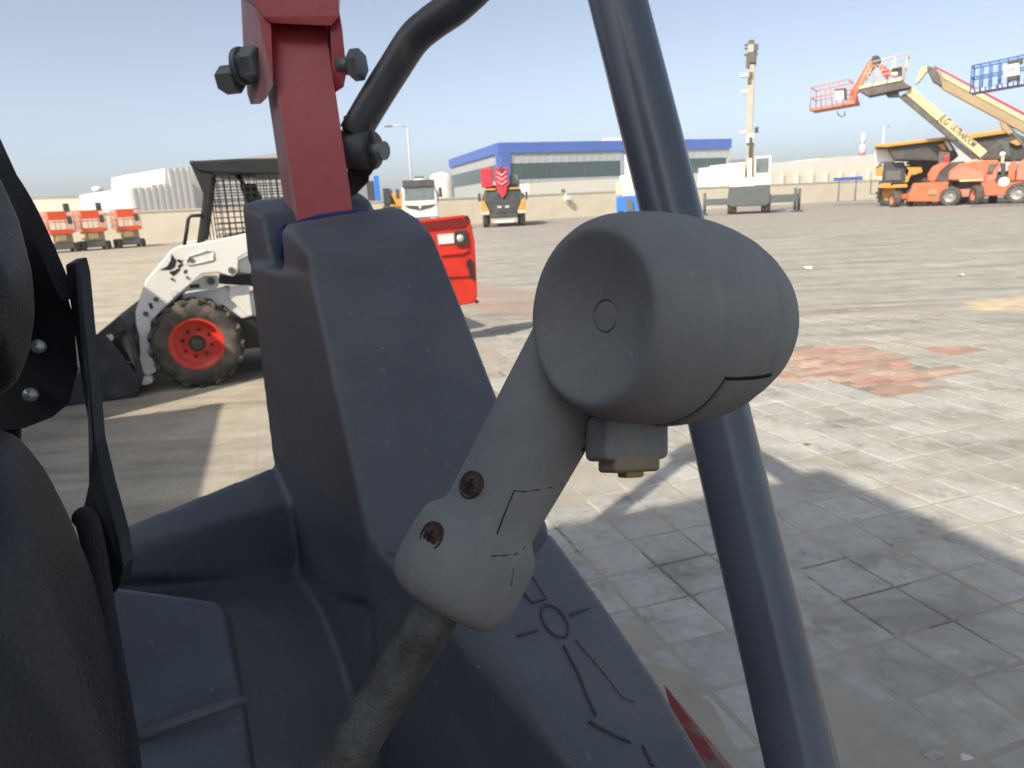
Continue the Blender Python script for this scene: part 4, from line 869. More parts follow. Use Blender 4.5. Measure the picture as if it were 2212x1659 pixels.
MB().bar((q3[0][0], -0.07, q3[0][1]), (q3[1][0], -0.07, q3[1][1]), 0.02, 0.07, up=(0, 1, 0)).build('panel_line', M_GREYP, od)
hz_ = MB()
for k in range(12):
    f = (k + 0.3) / 12; x = q[0][0] + (q[1][0] - q[0][0]) * f; z = q[0][1] + (q[1][1] - q[0][1]) * f + 0.1
    MB().box((x, -0.012, z), (0.13, 0.02, 0.13)).build('hazard_mark', M_CREAMP, od)
q2 = [(-2.429, 6.376), (-1.98, 6.215), (0.002, 1.856), (-0.633, 1.897)]
MB().prism(q2, 0.3, 0.8).build('boom', M_BLUEP, od, bevel=0.04)
MB().box(((q2[2][0] + q2[3][0]) / 2, 0.6, 0.75), (3.0, 2.0, 1.5)).build('chassis', M_BLUEP, od, bevel=0.1)

# ------------------------------------------------------------------ haul trucks
def haul_truck(label, root, tray, rim, parts):
    o = thing('haul_truck', label, 'dump truck', root[:2], root[2], 'yellow and black haul trucks behind the boom lifts'); return o
R_ = (27.715, 53.216, -0.4801)
o = thing('haul_truck', 'black and yellow haul truck with white cab corner, nearest the white factory shed', 'dump truck', R_[:2], R_[2], 'haul trucks behind the boom lifts')
q = [(-0.763, 4.13), (-0.76, 4.285), (2.136, 4.408), (3.764, 4.466), (3.782, 4.264), (2.155, 4.18), (0.051, 4.07)]
MB().prism(q, -1.6, 2.6).build('tray_canopy', M_YELLOW, o, bevel=0.06)
q = [(0.051, 4.07), (3.782, 4.264), (4.416, 3.189), (4.046, 2.839), (0.548, 3.185), (0.305, 3.55)]
MB().prism(q, -1.2, 2.3).build('tray', M_CHARC, o, bevel=0.08)
q = [(-0.743, 4.051), (0.057, 3.992), (0.377, 3.544), (0.691, 3.175), (0.416, 3.038), (-0.167, 3.115), (-0.577, 2.75), (-0.774, 3.468)]
MB().prism(q, -0.2, 2.0).build('wrapped_cab', M_WHITE, o, bevel=0.08)
q = [(-0.613, 2.752), (-0.228, 2.963), (-0.097, 2.171), (-0.537, 2.196)]
MB().prism(q, 0.0, 1.4).build('headlamp_bracket', M_YELLOW, o, bevel=0.04)
q = [(-0.125, 3.034), (1.201, 3.026), (1.426, 1.538), (-0.129, 1.62)]
rg = MB().prism(q, -0.5, 1.4).build('radiator_housing', M_CHARC, o, bevel=0.08)
q = [(0.097, 2.465), (1.024, 2.448), (1.076, 1.788), (0.111, 1.802)]
MB().prism(q, -0.6, -0.4).build('radiator_grille', M_GREYP, rg, bevel=0.02)
q = [(-0.4, 1.317), (-0.203, 1.624), (0.451, 1.629), (0.551, 1.269)]
MB().prism(q, -0.7, 0.2).build('bumper', M_YELLOW, o, bevel=0.04)
q = [(0.514, 1.271), (0.569, 1.504), (1.5, 1.495), (1.519, 1.259)]
MB().prism(q, -0.72, 0.2).build('bumper', M_YELLOW, o, bevel=0.04)
q = [(1.3, 2.672), (2.284, 2.648), (2.386, 2.258), (1.91, 2.094), (1.698, 2.106), (1.526, 1.61), (1.312, 1.622), (1.535, 2.387)]
MB().prism(q, -0.6, 0.4).build('fender', M_YELLOW, o, bevel=0.05)
q = [(1.278, 2.943), (2.219, 3.416), (3.25, 3.42), (3.652, 2.714), (2.284, 2.648)]
MB().prism(q, 0.3, 2.2).build('engine_deck', M_BOOMDRK, o, bevel=0.08)
q = [(3.452, 4.193), (3.649, 4.252), (4.045, 3.589), (3.849, 3.528)]
MB().prism([(1.219, 2.793), (4.98, 2.852), (5.153, 1.037), (1.7, 1.211)], 0.6, 2.0).build('body', M_CHARC, o, bevel=0.08)
MB().prism(q, -1.3, -1.1).build('exhaust_shield', M_WHITE, o, bevel=0.05)
q = [(3.131, 3.993), (3.466, 4.043), (3.639, 3.618), (3.438, 3.595)]
MB().prism(q, -1.35, -1.1).build('tray_bracket', M_YELLOW, o, bevel=0.03)
q = [(-0.071, 0.823), (2.272, 1.957)]
for x, y in ((q[0][0] + 0.6, 0.3), (q[0][0] + 0.9, 3.2)): wheel(o, (x, y, 0.92), 0.92, 0.7, M_YELLOW, ax=(0.55, 0.83, 0), lugs=18, n=24)
wheel(o, (q[1][0] + 0.3, 0.5, 0.95), 0.95, 0.7, M_YELLOW, lugs=18, n=24); wheel(o, (q[1][0] + 2.5, 0.5, 0.95), 0.95, 0.7, M_YELLOW, lugs=18, n=24)
MB().box((q[1][0] + 0.4, 1.2, 1.35), (6.0, 1.4, 0.9)).build('frame', M_CHARC, o, bevel=0.05)
MB().tube([(q[0][0] - 0.75, -0.3, 1.9), (q[0][0] - 0.75, -0.3, 0.95), (q[0][0] - 0.3, -0.3, 0.9)], 0.04, 8).build('step_rail', M_GREYP, o)
R_ = (36.523, 54.974, -0.5864)
o = thing('haul_truck', 'black haul truck with yellow tray rim behind the cream boom', 'dump truck', R_[:2], R_[2], 'haul trucks behind the boom lifts')
q = [(-1.776, 4.625), (-1.726, 4.846), (-0.319, 4.938), (0.98, 5.034), (1.131, 4.888), (0.946, 4.709), (-1.335, 4.507)]
MB().prism(q, -1.5, 2.6).build('tray_canopy', M_YELLOW, o, bevel=0.06)
q = [(-1.551, 4.525), (0.946, 4.709), (2.478, 4.188), (3.167, 2.735), (-0.105, 2.802), (-1.001, 3.269)]
MB().prism(q, -1.1, 2.3).build('tray', M_CHARC, o, bevel=0.08)
q = [(-0.256, 3.617), (0.373, 4.285), (1.012, 4.074), (1.19, 3.032), (-0.113, 2.883)]
MB().prism(q, -1.3, 0.5).build('engine_deck', M_GREYGRN, o, bevel=0.08)
q = [(1.012, 4.074), (1.471, 4.233), (1.848, 3.85), (1.449, 3.803)]
MB().prism(q, -1.5, -1.0).build('ladder_rail', M_YELLOW, o, bevel=0.03)
MB().box((q[0][0] + 1.0, 0.8, 1.4), (6.0, 1.4, 1.4)).build('frame', M_CHARC, o, bevel=0.05)
for x in (q[0][0] - 2.6, q[0][0] + 1.4, q[0][0] + 3.6): wheel(o, (x, 0.3, 0.95), 0.95, 0.7, M_YELLOW, lugs=18, n=24)

# ------------------------------------------------------------------ white skid steer loader
SK = thing('skid_steer_loader', 'white skid steer loader with red wheel rims and black mesh cab', 'loader', (-3.097, 7.065), -2.7925)
# local frame: X forward, Y towards its left side (the side in view), Z up, origin under the front axle
def skid_wheel(x, s):
    w_ = wheel(SK, (x, s * 0.67, 0.405), 0.385, 0.27, M_RIMRED, hub=0.60, ax=(0, -s, 0), lugs=17, n=40)
    rim = w_.children[0]
    hb_ = MB().cyl((x, s * 0.68, 0.405), (x, s * 0.755, 0.405), 0.072, 20); hb_.build('hub', M_BLACKP, w_); MB().cyl((x, s * 0.74, 0.405), (x, s * 0.757, 0.405), 0.05, 16).build('hub_cap', M_TYRE, w_)
    for k in range(8):
        g = 2 * PI * (k + 0.3) / 8; MB().cyl((x + 0.125 * math.cos(g), s * 0.685, 0.405 + 0.125 * math.sin(g)), (x + 0.125 * math.cos(g), s * 0.71, 0.405 + 0.125 * math.sin(g)), 0.014, 8).build('wheel_nut', M_BLACKP, w_)
    return w_
for x in (0.0, -1.02):
    for s in (1, -1): skid_wheel(x, s)
MB().hull([(0.28, -0.5, 0.28), (0.28, 0.5, 0.28), (-1.45, -0.5, 0.24), (-1.45, 0.5, 0.24), (0.3, -0.5, 0.62), (0.3, 0.5, 0.62), (-1.5, -0.5, 0.80), (-1.5, 0.5, 0.80)]).build('chassis', M_BLACKP, SK, bevel=0.02)
q = [(0.075, 0.839), (-0.336, 0.868), (-0.332, 0.773), (-0.508, 0.798), (-0.778, 0.775), (-0.749, 0.538), (-0.508, 0.577), (-0.404, 0.56), (-0.297, 0.649), (-0.186, 0.736), (-0.043, 0.774), (0.074, 0.789)]
MB().prism(q, 0.30, 0.52).build('side_panel', M_WHITE, SK, bevel=0.012)
q = [(-0.333, 0.879), (-0.508, 0.877), (-0.508, 0.588), (-0.459, 0.58), (-0.363, 0.716), (-0.317, 0.76)]
MB().prism(q, 0.521, 0.56).build('side_step_panel', M_WHITE, SK, bevel=0.01)
for s in (1, -1):
    q = [(-0.579, 1.367), (-0.522, 1.349), (-0.146, 1.292), (0.022, 1.277), (0.091, 1.249), (0.329, 1.005), (0.392, 0.879), (0.457, 0.739), (0.47, 0.621), (0.463, 0.515), (0.48, 0.351), (0.523, 0.269), (0.5, 0.197), (0.455, 0.156), (0.386, 0.177), (0.363, 0.209), (0.37, 0.25), (0.393, 0.356), (0.381, 0.472), (0.344, 0.637), (0.214, 0.754), (0.085, 0.857), (-0.034, 0.947), (-0.134, 1.021), (-0.26, 1.025), (-0.346, 0.99), (-0.39, 0.979), (-0.43, 1.017), (-0.457, 1.141), (-0.555, 1.187)]
    lo_, hi_ = (0.60, 0.72) if s > 0 else (-0.72, -0.60)
    arm = MB().prism(q, lo_, hi_).build('lift_arm', M_WHITE, SK, bevel=0.012)
    if s > 0:
        ys = 0.72
        pz = [(0.13, 0.875), (0.275, 0.831), (0.376, 0.712), (-0.061, 1.145), (-0.379, 1.035), (0.12, 0.998), (-0.003, 1.002)]
        for k, (x, z) in enumerate(pz):
            r = 0.03 if k in (0, 4) else 0.022 if k < 4 else 0.012
            MB().cyl((x, ys - 0.01, z), (x, ys + 0.012, z), r, 16).build('pivot_pin', M_WHITE2 if k == 0 else M_GREYP, arm)
        for q2 in ([(0.343, 0.799), (0.318, 0.806), (0.307, 0.758), (0.328, 0.745)], [(0.018, 1.061), (-0.009, 1.073), (-0.006, 1.045), (0.018, 1.037)]):
            MB().prism(q2, ys - 0.01, ys + 0.006).build('slot', M_BLACKP, arm)
        rec = [(-0.014, 1.139), (-0.043, 1.184), (-0.216, 1.224), (-0.246, 1.212), (-0.246, 1.151), (-0.221, 1.133), (-0.05, 1.112), (-0.024, 1.114)]
        q3 = MB(); n = len(rec)
        for a, b_ in zip(rec, rec[1:] + rec[:1]): q3.cyl((a[0], ys + 0.004, a[1]), (b_[0], ys + 0.004, b_[1]), 0.008, 6)
        q3.build('recess_edge', M_WHITE2, arm)
        # black emblem
        em = MB()
        for poly in ([(0.092, 1.216), (0.062, 1.153), (0.083, 1.099), (0.121, 1.078), (0.207, 1.082), (0.142, 1.112), (0.109, 1.157)], [(0.132, 1.065), (0.101, 1.067), (0.045, 1.091), (0.044, 1.072), (0.074, 1.046), (0.108, 1.021), (0.13, 1.046)], [(0.06, 1.111), (0.018, 1.127), (0.011, 1.117), (0.036, 1.095), (0.058, 1.092)], [(0.061, 1.158), (0.039, 1.166), (0.019, 1.15), (0.009, 1.159), (0.022, 1.132), (0.04, 1.128)]):
            em.prism(poly, ys - 0.002, ys + 0.004)
        em.build('emblem', M_BLACKP, arm)
# inner tilt link and cylinder seen between the arm and the wheel
q = [(0.071, 0.861), (0.046, 0.883), (-0.055, 0.953), (-0.133, 0.996), (-0.242, 0.987), (-0.256, 0.957), (-0.245, 0.888), (-0.216, 0.871), (0.048, 0.869)]
lk = MB().prism(q, 0.53, 0.58).build('arm_link', M_WHITE, SK, bevel=0.01)
pz = [(-0.191, 0.942), (-0.174, 0.961), (-0.003, 0.909), (-0.084, 0.907)]
MB().cyl((pz[0][0], 0.57, pz[0][1]), (pz[0][0], 0.61, pz[0][1]), 0.034, 16).build('link_pin', M_GREYP, lk)
MB().bar((pz[2][0], 0.582, pz[2][1]), (pz[3][0], 0.582, pz[3][1]), 0.03, 0.02, up=(0, 1, 0)).build('link_slot', M_BLACKP, lk)
q = [(0.399, 0.433), (0.364, 0.599), (0.228, 0.724), (0.095, 0.831), (0.065, 0.848), (0.112, 0.773), (0.253, 0.677), (0.358, 0.519)]
MB().prism(q, 0.30, 0.5).build('front_guard', M_BLACKP, SK)
q = [(-0.258, 0.981), (-0.511, 0.971), (-0.799, 0.949), (-0.783, 0.817), (-0.247, 0.903)]
MB().prism(q, -0.45, 0.47).build('engine_side', M_BLACKP, SK)
q = [(-0.444, 1.112), (-0.552, 1.153), (-0.82, 1.164), (-0.796, 0.967), (-0.512, 0.989), (-0.439, 1.004)]
MB().prism(q, 0.45, 0.6).build('rear_upright', M_WHITE, SK, bevel=0.02)
MB().prism(q, -0.6, -0.45).build('rear_upright', M_WHITE, SK, bevel=0.02)
# rear body
zz = q[1][1]
MB().hull([(-0.75, -0.5, 0.55), (-0.75, 0.5, 0.55), (-1.62, -0.48, 0.5), (-1.62, 0.48, 0.5), (-0.75, -0.5, 1.25), (-0.75, 0.5, 1.25), (-1.55, -0.48, 1.15), (-1.55, 0.48, 1.15)]).build('engine_cover', M_WHITE, SK, bevel=0.03)
# cab
c1 = [(-0.155, 2.002), (-0.221, 1.979), (-0.336, 1.896), (-0.318, 1.815), (-0.254, 1.565), (-0.178, 1.282), (-0.111, 1.287), (-0.19, 1.568), (-0.227, 1.723), (-0.191, 1.864)]
cabf = None
for s in (1, -1):
    y0, y1 = (0.42, 0.50) if s > 0 else (-0.50, -0.42)
    cp = MB().prism(c1, y0, y1).build('cab_post', M_BLACKP, SK, bevel=0.01)
c2 = [(-0.15, 2.008), (-0.233, 2.006), (-0.575, 2.016), (-1.294, 2.011), (-1.276, 1.851), (-0.358, 1.894), (-0.22, 1.917), (-0.159, 1.972)]
MB().prism(c2, -0.52, 0.52).build('cab_roof', M_BLACKP, SK, bevel=0.015)
c3 = [(-0.334, 1.882), (-1.279, 1.853), (-1.209, 1.217), (-0.177, 1.282)]
x0, x1 = c3[0][0], c3[1][0]; zt, zb = c3[0][1], c3[3][1]
for s in (1, -1):
    g = MB(); nx = int((x0 - x1) / 0.052)
    for k in range(nx + 1):
        x = x1 + (x0 - x1 + 0.1) * k / nx; g.box((x, s * 0.46, (zt + zb) / 2), (0.009, 0.008, zt - zb))
    nz_ = int((zt - zb) / 0.052)
    for k in range(nz_ + 1): g.box(((x0 + x1) / 2, s * 0.46, zb + (zt - zb) * k / nz_), (x0 - x1 + 0.1, 0.008, 0.009))
    g.build('mesh_guard', M_BLACKP, SK)
c4 = [(-0.544, 1.891), (-0.601, 1.874), (-0.648, 1.657), (-0.564, 1.707), (-0.832, 1.898), (-0.728, 1.924), (-0.662, 1.765), (-0.616, 1.643)]
MB().tube([(c4[0][0], 0.3, c4[0][1]), (c4[2][0], 0.3, c4[2][1])], 0.022, 8).build('lap_bar', M_BLACKP, SK)
MB().hull([(c4[2][0] + 0.1, -0.25, c4[2][1] + 0.15), (c4[2][0] + 0.1, 0.25, c4[2][1] + 0.15), (c4[2][0] - 0.1, -0.25, c4[2][1] - 0.6), (c4[2][0] - 0.1, 0.25, c4[2][1] - 0.6), (c4[2][0] - 0.05, -0.25, c4[2][1] + 0.15), (c4[2][0] - 0.05, 0.25, c4[2][1] + 0.15), (c4[2][0] - 0.25, -0.25, c4[2][1] - 0.6), (c4[2][0] - 0.25, 0.25, c4[2][1] - 0.6)]).build('seat_back', M_BLACKP, SK, bevel=0.03)
MB().box((c3[1][0] + 0.02, 0, (zt + zb) / 2), (0.04, 0.92, zt - zb)).build('rear_screen', M_GREYP, SK)
c5 = [(-0.006, 1.271), (-0.043, 1.397), (-0.074, 1.507), (-0.101, 1.532), (-0.193, 1.531)]
MB().tube([(x, 0.5, z) for x, z in c5], 0.016, 10).build('grab_handle', M_BLACKP, SK)
# bucket
bk = [(0.82, 0.547), (0.792, 0.571), (0.687, 0.574), (0.656, 0.514), (0.588, 0.374), (0.491, 0.141), (0.529, 0.039), (0.695, 0.024), (1.007, 0.028), (1.266, 0.048), (1.236, 0.081), (0.93, 0.285)]
bucket = MB().prism(bk, 0.86, 0.885).build('bucket', M_BUCKET, SK, bevel=0.006)
MB().prism(bk, -0.885, -0.86).build('end_plate', M_BUCKET, bucket, bevel=0.006)
bb = [(0.563, 0.723), (0.545, 0.707), (0.503, 0.622), (0.475, 0.15), (0.555, -0.02), (1.312, 0.009), (1.309, 0.028), (0.584, 0.015), (0.511, 0.144), (0.532, 0.605), (0.817, 0.548)]
MB().prism(bb, -0.86, 0.86).build('bucket_shell', M_BUCKET, bucket)
bq = [(0.696, 0.559), (0.553, 0.666), (0.484, 0.574), (0.463, 0.389), (0.46, 0.194), (0.504, 0.131), (0.584, 0.326), (0.639, 0.448)]
MB().prism(bq, 0.60, 0.62).build('coupler_plate', M_BUCKETW, bucket, bevel=0.01)
bq = [(0.606, 0.533), (0.551, 0.561), (0.49, 0.545), (0.493, 0.444), (0.485, 0.336), (0.496, 0.21), (0.557, 0.257), (0.599, 0.418)]
MB().prism(bq, 0.63, 0.70).build('coupler_casting', M_WHITE2, bucket, bevel=0.03)
bq = [(0.532, 0.159), (0.419, 0.164), (0.403, 0.102), (0.475, 0.082), (0.531, 0.11)]
MB().prism(bq, 0.64, 0.80).build('coupler_pin_boss', M_WHITE2, bucket, bevel=0.02)
# red tail door, swung open
td = [(-2.038, 1.371), (-2.757, 1.41), (-2.821, 1.369), (-2.859, 1.132), (-2.853, 0.531), (-2.816, 0.458), (-2.598, 0.448), (-1.958, 0.453)]
TDX = Vector((1, 0, 0))
door = MB().prism(td, 0.19, 0.25).build('tail_door', M_TAILRED, SK, bevel=0.015)
tq = [(-2.033, 1.339), (-2.726, 1.383), (-2.785, 1.341), (-2.751, 1.285), (-2.026, 1.255)]
MB().prism(tq, 0.251, 0.262).build('top_recess_shade', mat('dark_red', (0.16, 0.008, 0.008), 0.6), door)  # thin plate; the shade of the recess is put into its dark red
tq = [(-2.444, 1.221), (-2.623, 1.225), (-2.621, 1.123), (-2.452, 1.119)]
MB().prism(tq, 0.252, 0.264).build('label_plate', M_WHITE, door)
tq = [(-2.632, 1.249), (-2.761, 1.251), (-2.771, 1.089), (-2.642, 1.093)]
lamp = MB().prism(tq, 0.252, 0.285).build('tail_lamp', M_CHARC, door, bevel=0.006)
cx_ = sum(a[0] for a in tq) / 4; cz_ = sum(a[1] for a in tq) / 4
MB().lathe((cx_ + 0.015, 0.285, cz_), (0, 1, 0), [(0, 0.04), (0.012, 0.03), (0.018, 0.0001)], 16).build('lamp_lens', M_CHROME, lamp)
tq = [(-2.456, 1.036), (-2.777, 1.049), (-2.791, 1.034), (-2.711, 1), (-2.463, 0.997)]
MB().prism(tq, 0.251, 0.275).build('door_ridge', M_TAILRED, door, bevel=0.008)
tq = [(-2.529, 0.771), (-2.811, 0.759), (-2.81, 0.744), (-2.528, 0.751)]
MB().prism(tq, 0.251, 0.262).build('door_seam', mat('dark_red', (0.16, 0.008, 0.008)), door)
tq = [(-2.756, 0.933), (-2.788, 0.95), (-2.806, 0.815), (-2.816, 0.729), (-2.775, 0.742), (-2.766, 0.843), (-2.741, 0.869)]
MB().prism(tq, 0.251, 0.29).build('latch', M_BLACKP, door)
tq = [(-2.754, 1.382), (-2.811, 0.476)]
for x, z in tq: MB().cyl((x - 0.02, 0.25, z), (x - 0.02, 0.285, z), 0.02, 10).build('rubber_stop', M_BLACKP, door)
for zz_ in (0.55, 1.0): MB().bar((-1.55, 0.22, zz_), (td[0][0] - 0.12, 0.17, zz_), 0.05, 0.08).build('door_hinge', M_BLACKP, SK)
MB().hull([(-1.5, 0.1, 0.45), (-1.75, 0.1, 0.5), (-1.5, 0.3, 0.45), (-1.75, 0.3, 0.5), (-1.5, 0.1, 1.1), (-1.7, 0.1, 1.1), (-1.5, 0.3, 1.1), (-1.7, 0.3, 1.1)]).build('rear_bumper', M_BLACKP, SK, bevel=0.02)

# ------------------------------------------------------------------ the open cab loader the picture is taken from
LO = Vector((-0.15, 0.30, 0))
LD = thing('open_cab_loader', 'open cab loader in the foreground, grey lever grip, red post, black seat', 'loader', LO)
def hp(s): return s
# moulded side console with its tower
console = fused('side_console', [
    # tower below the slot
    [(-0.3809, 1.0656, 1.4393), (-0.2375, 0.868, 1.4333), (-0.076, 0.928, 1.4255), (-0.14, 1.156, 1.4291), (-0.3422, 0.9453, 1.1703), (-0.2817, 0.8345, 1.1403), (-0.1581, 0.678, 1.1745), (0.0348, 0.7332, 1.1478), (0.0021, 1.0247, 1.0769), (-0.2934, 1.0131, 1.1122)],
    # rear half
    [(-0.3912, 1.0985, 1.5276), (-0.3896, 1.1622, 1.5346), (-0.2444, 1.2467, 1.542), (-0.2187, 1.2016, 1.5269), (-0.2177, 1.1781, 1.5159), (-0.3479, 1.0528, 1.5101), (-0.3869, 1.0779, 1.4468), (-0.3281, 1.0116, 1.4296), (-0.211, 1.1136, 1.425), (-0.1614, 1.1589, 1.4002), (-0.3849, 1.1077, 1.4018)],
    # front half
    [(-0.3028, 0.985, 1.487), (-0.2791, 0.9555, 1.493), (-0.2443, 0.8866, 1.4657), (-0.0958, 0.9361, 1.4774), (-0.1163, 0.9977, 1.4964), (-0.1449, 1.053, 1.511), (-0.1681, 1.0742, 1.5133), (-0.3033, 1.0185, 1.4972), (-0.2977, 0.9593, 1.4269), (-0.2355, 0.8666, 1.4278), (-0.0739, 0.9264, 1.4196), (-0.133, 1.0613, 1.4224), (-0.0908, 0.9386, 1.467)],
    # tower foot
    [(-0.3357, 0.9453, 1.17), (-0.2817, 0.8345, 1.1403), (-0.1581, 0.678, 1.1745), (0.0348, 0.7332, 1.1478), (0.0013, 0.9747, 1.0833), (-0.163, 0.6804, 1.1028), (-0.0348, 0.6752, 1.0824), (-0.2809, 0.8276, 1.0326), (-0.2899, 0.984, 1.0794), (-0.016, 0.8575, 1.0284)],
    # left sill
    [(-0.3325, 0.9352, 1.1709), (-0.4325, 0.7075, 1.1887), (-0.468, 0.6412, 1.1919), (-0.293, 0.8475, 1.151), (-0.4185, 0.6855, 1.1833), (-0.4487, 0.6099, 1.1907), (-0.292, 0.8322, 1.0506), (-0.4511, 0.7273, 1.1248), (-0.4835, 0.6485, 1.1395), (-0.3348, 0.9161, 1.0559), (-0.5104, 0.6845, 1.1189)],
    # well back wall and floor
    [(-0.3001, 0.867, 1.0657), (-0.4501, 0.7325, 1.145), (-0.2861, 0.8119, 1.0521), (-0.4516, 0.7244, 1.1137), (-0.4698, 0.6316, 1.1542), (-0.2471, 0.7665, 1.0358), (-0.202, 0.7105, 0.9783), (-0.172, 0.6478, 0.8945), (-0.3065, 0.5764, 0.9381), (-0.3967, 0.5447, 0.9758), (-0.4473, 0.5731, 1.0869), (-0.3382, 0.9243, 0.8861), (-0.5417, 0.8391, 0.9565)],
    # valley between floor and inner wall
    [(-0.2914, 0.8352, 1.0623), (-0.1665, 0.7226, 1.1467), (-0.1565, 0.7134, 1.0705), (-0.1505, 0.69, 0.9789), (-0.142, 0.6449, 0.8832), (-0.2528, 0.7843, 1.0247), (-0.2184, 0.7252, 0.9552), (-0.1926, 0.662, 0.8693), (-0.3382, 0.9243, 0.8861), (-0.1555, 0.8621, 0.8446), (-0.1403, 0.8574, 1.0281)],
    # inner wall below the tower and below the strip
    [(-0.0402, 0.5554, 1.1552), (-0.0088, 0.5134, 1.1396), (0.039, 0.4228, 1.1124), (0.0556, 0.3843, 1.102)] + [(-0.1648, 0.697, 1.1679), (-0.0579, 0.6645, 1.1014), (-0.1721, 0.7136, 1.0712), (-0.1683, 0.6928, 0.9899), (-0.1618, 0.6477, 0.894), (-0.1375, 0.5861, 0.8952), (0.0127, 0.7385, 1.0878), (0.0927, 0.6355, 1.008), (-0.0857, 0.8183, 0.875)],
    # strip with the symbols
    [(0.0344, 0.7244, 1.1538), (0.0782, 0.6229, 1.1265), (0.1146, 0.5255, 1.102), (0.1361, 0.4488, 1.085), (0.1482, 0.4011, 1.0748), (-0.0412, 0.5599, 1.156), (-0.0095, 0.5168, 1.1403), (0.0386, 0.4249, 1.1128), (0.0555, 0.3875, 1.1025)] + [(0.0257, 0.7952, 1.0676), (0.1472, 0.5281, 0.9915), (0.1577, 0.467, 0.9949), (-0.0383, 0.7016, 1.0244), (0.0604, 0.5066, 0.988)],
], 0.0042, 9, M_PLASTIC, LD, LO)
console.data.materials.append(M_PLASTIC_STREAK)
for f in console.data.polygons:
    if f.normal.x < -0.55 and f.center.z > 1.19 and abs(f.normal.z) < 0.5: f.material_index = 1  # upper faces pointing left take the browner streaked plastic
bs_ = MB().hull([(-0.3207, 1.0261, 1.4863), (-0.3077, 1.0128, 1.495), (-0.2602, 1.0309, 1.5051), (-0.1994, 1.0841, 1.5114), (-0.2023, 1.1054, 1.5141), (-0.2653, 1.0521, 1.5075), (-0.3204, 1.0373, 1.4898), (-0.318, 1.0163, 1.4482), (-0.2028, 1.0757, 1.4382)]).build('blue_liner', M_BLUESHEET, console, LO)
# symbols on the strip
SN = Vector((0.3004, -0.1254, 0.9455))
M_SYM = mat('symbol_groove', (0.045, 0.053, 0.067), 0.6, var=0.1)
def ridge(pts, r=0.0014, m=None):
    pts = [Vector(p) + SN * 0.0006 for p in pts]
    MB().tube(pts, r, 8).build('symbol', m or M_SYM, console, LO)
ridge([(0.037, 0.559, 1.1311), (0.0345, 0.5569, 1.1316), (0.0317, 0.5561, 1.1324), (0.0287, 0.5565, 1.1334), (0.0257, 0.5584, 1.1346), (0.0229, 0.5613, 1.1359), (0.0204, 0.5653, 1.1372), (0.0185, 0.57, 1.1384), (0.0173, 0.5753, 1.1395), (0.0168, 0.5806, 1.1404), (0.0172, 0.5857, 1.1409), (0.0183, 0.5902, 1.1412), (0.0202, 0.5937, 1.141), (0.0228, 0.596, 1.1405), (0.0257, 0.5969, 1.1397), (0.0289, 0.5964, 1.1386), (0.0321, 0.5944, 1.1374), (0.035, 0.5912, 1.136), (0.0375, 0.5869, 1.1346), (0.0393, 0.5819, 1.1334), (0.0404, 0.5766, 1.1323), (0.0407, 0.5713, 1.1316), (0.0402, 0.5664, 1.1311), (0.0389, 0.5622, 1.1309), (0.037, 0.559, 1.1311)])
ridge([(-0, 0.6087, 1.1494), (0.009, 0.5942, 1.1447), (0.0221, 0.6056, 1.142)])
ridge([(0.0437, 0.5895, 1.133), (0.0632, 0.6061, 1.129)])
ridge([(-0.0061, 0.5453, 1.143), (0.0115, 0.5585, 1.1391)])
ridge([(0.0342, 0.5467, 1.1304), (0.0441, 0.5169, 1.1233), (0.0487, 0.4948, 1.1189), (0.0535, 0.4773, 1.115)])
ridge([(0.0469, 0.4687, 1.116), (0.063, 0.462, 1.11), (0.0778, 0.4573, 1.1046)])
ridge([(0.0868, 0.4568, 1.1017), (0.0912, 0.4401, 1.0981)])
ridge([(0.0462, 0.5574, 1.1279), (0.0647, 0.5285, 1.1182), (0.0786, 0.5025, 1.1104), (0.0893, 0.5006, 1.1067)], 0.0009, M_PLASTIC)
ridge([(0.0109, 0.6367, 1.1497), (0.0223, 0.6086, 1.1424)], 0.0009, M_PLASTIC)

# seat base box at the lower left
sb = fused('seat_base', [
    [(-0.3612, 0.5606, 1.1994), (-0.3608, 0.5697, 1.1949), (-0.2825, 0.5881, 1.1656), (-0.2747, 0.5816, 1.1606), (-0.2294, 0.4918, 1.1121), (-0.2134, 0.4537, 1.0843), (-0.2758, 0.4221, 1.1422), (-0.2969, 0.4595, 1.1673), (-0.2876, 0.4008, 1.1397), (-0.2961, 0.6428, 1.1171), (-0.2379, 0.5161, 1.0254), (-0.4015, 0.6297, 1.1466), (-0.3498, 0.5106, 1.0847)],
], 0.0035, 3, M_PLASTIC, LD, LO)
MB().tube([(-0.2808, 0.4328, 1.1518), (-0.2614, 0.4505, 1.1484), (-0.2413, 0.4751, 1.1395), (-0.2265, 0.4902, 1.1342)], 0.0042, 10).build('ledge', M_PLASTIC, sb, LO)
# red lower frame under the strip
MB().hull([(0.1283, 0.5686, 1.0693), (0.1419, 0.5442, 1.0547), (0.1587, 0.5007, 1.0458), (0.1775, 0.4966, 1.0297), (0.1789, 0.4561, 1.0327), (0.1659, 0.636, 0.9693), (0.2053, 0.5703, 0.9142), (0.1379, 0.6006, 1.0328), (0.1326, 0.4484, 1.0432)]).build('lower_frame', M_REDOLD, LD, LO)

# red post and its fork
def frame_post(pts):
    return pts
post = MB().hull([(-0.3856, 1.2623, 1.8453), (-0.3557, 1.2083, 1.8561), (-0.2651, 1.2072, 1.8519), (-0.2935, 1.3018, 1.879), (-0.3302, 1.1096, 1.4697), (-0.2988, 1.06, 1.4574), (-0.2167, 1.0623, 1.4667), (-0.2443, 1.1544, 1.4634)]).build('post', M_RED, LD, LO, bevel=0.006, seg=3)
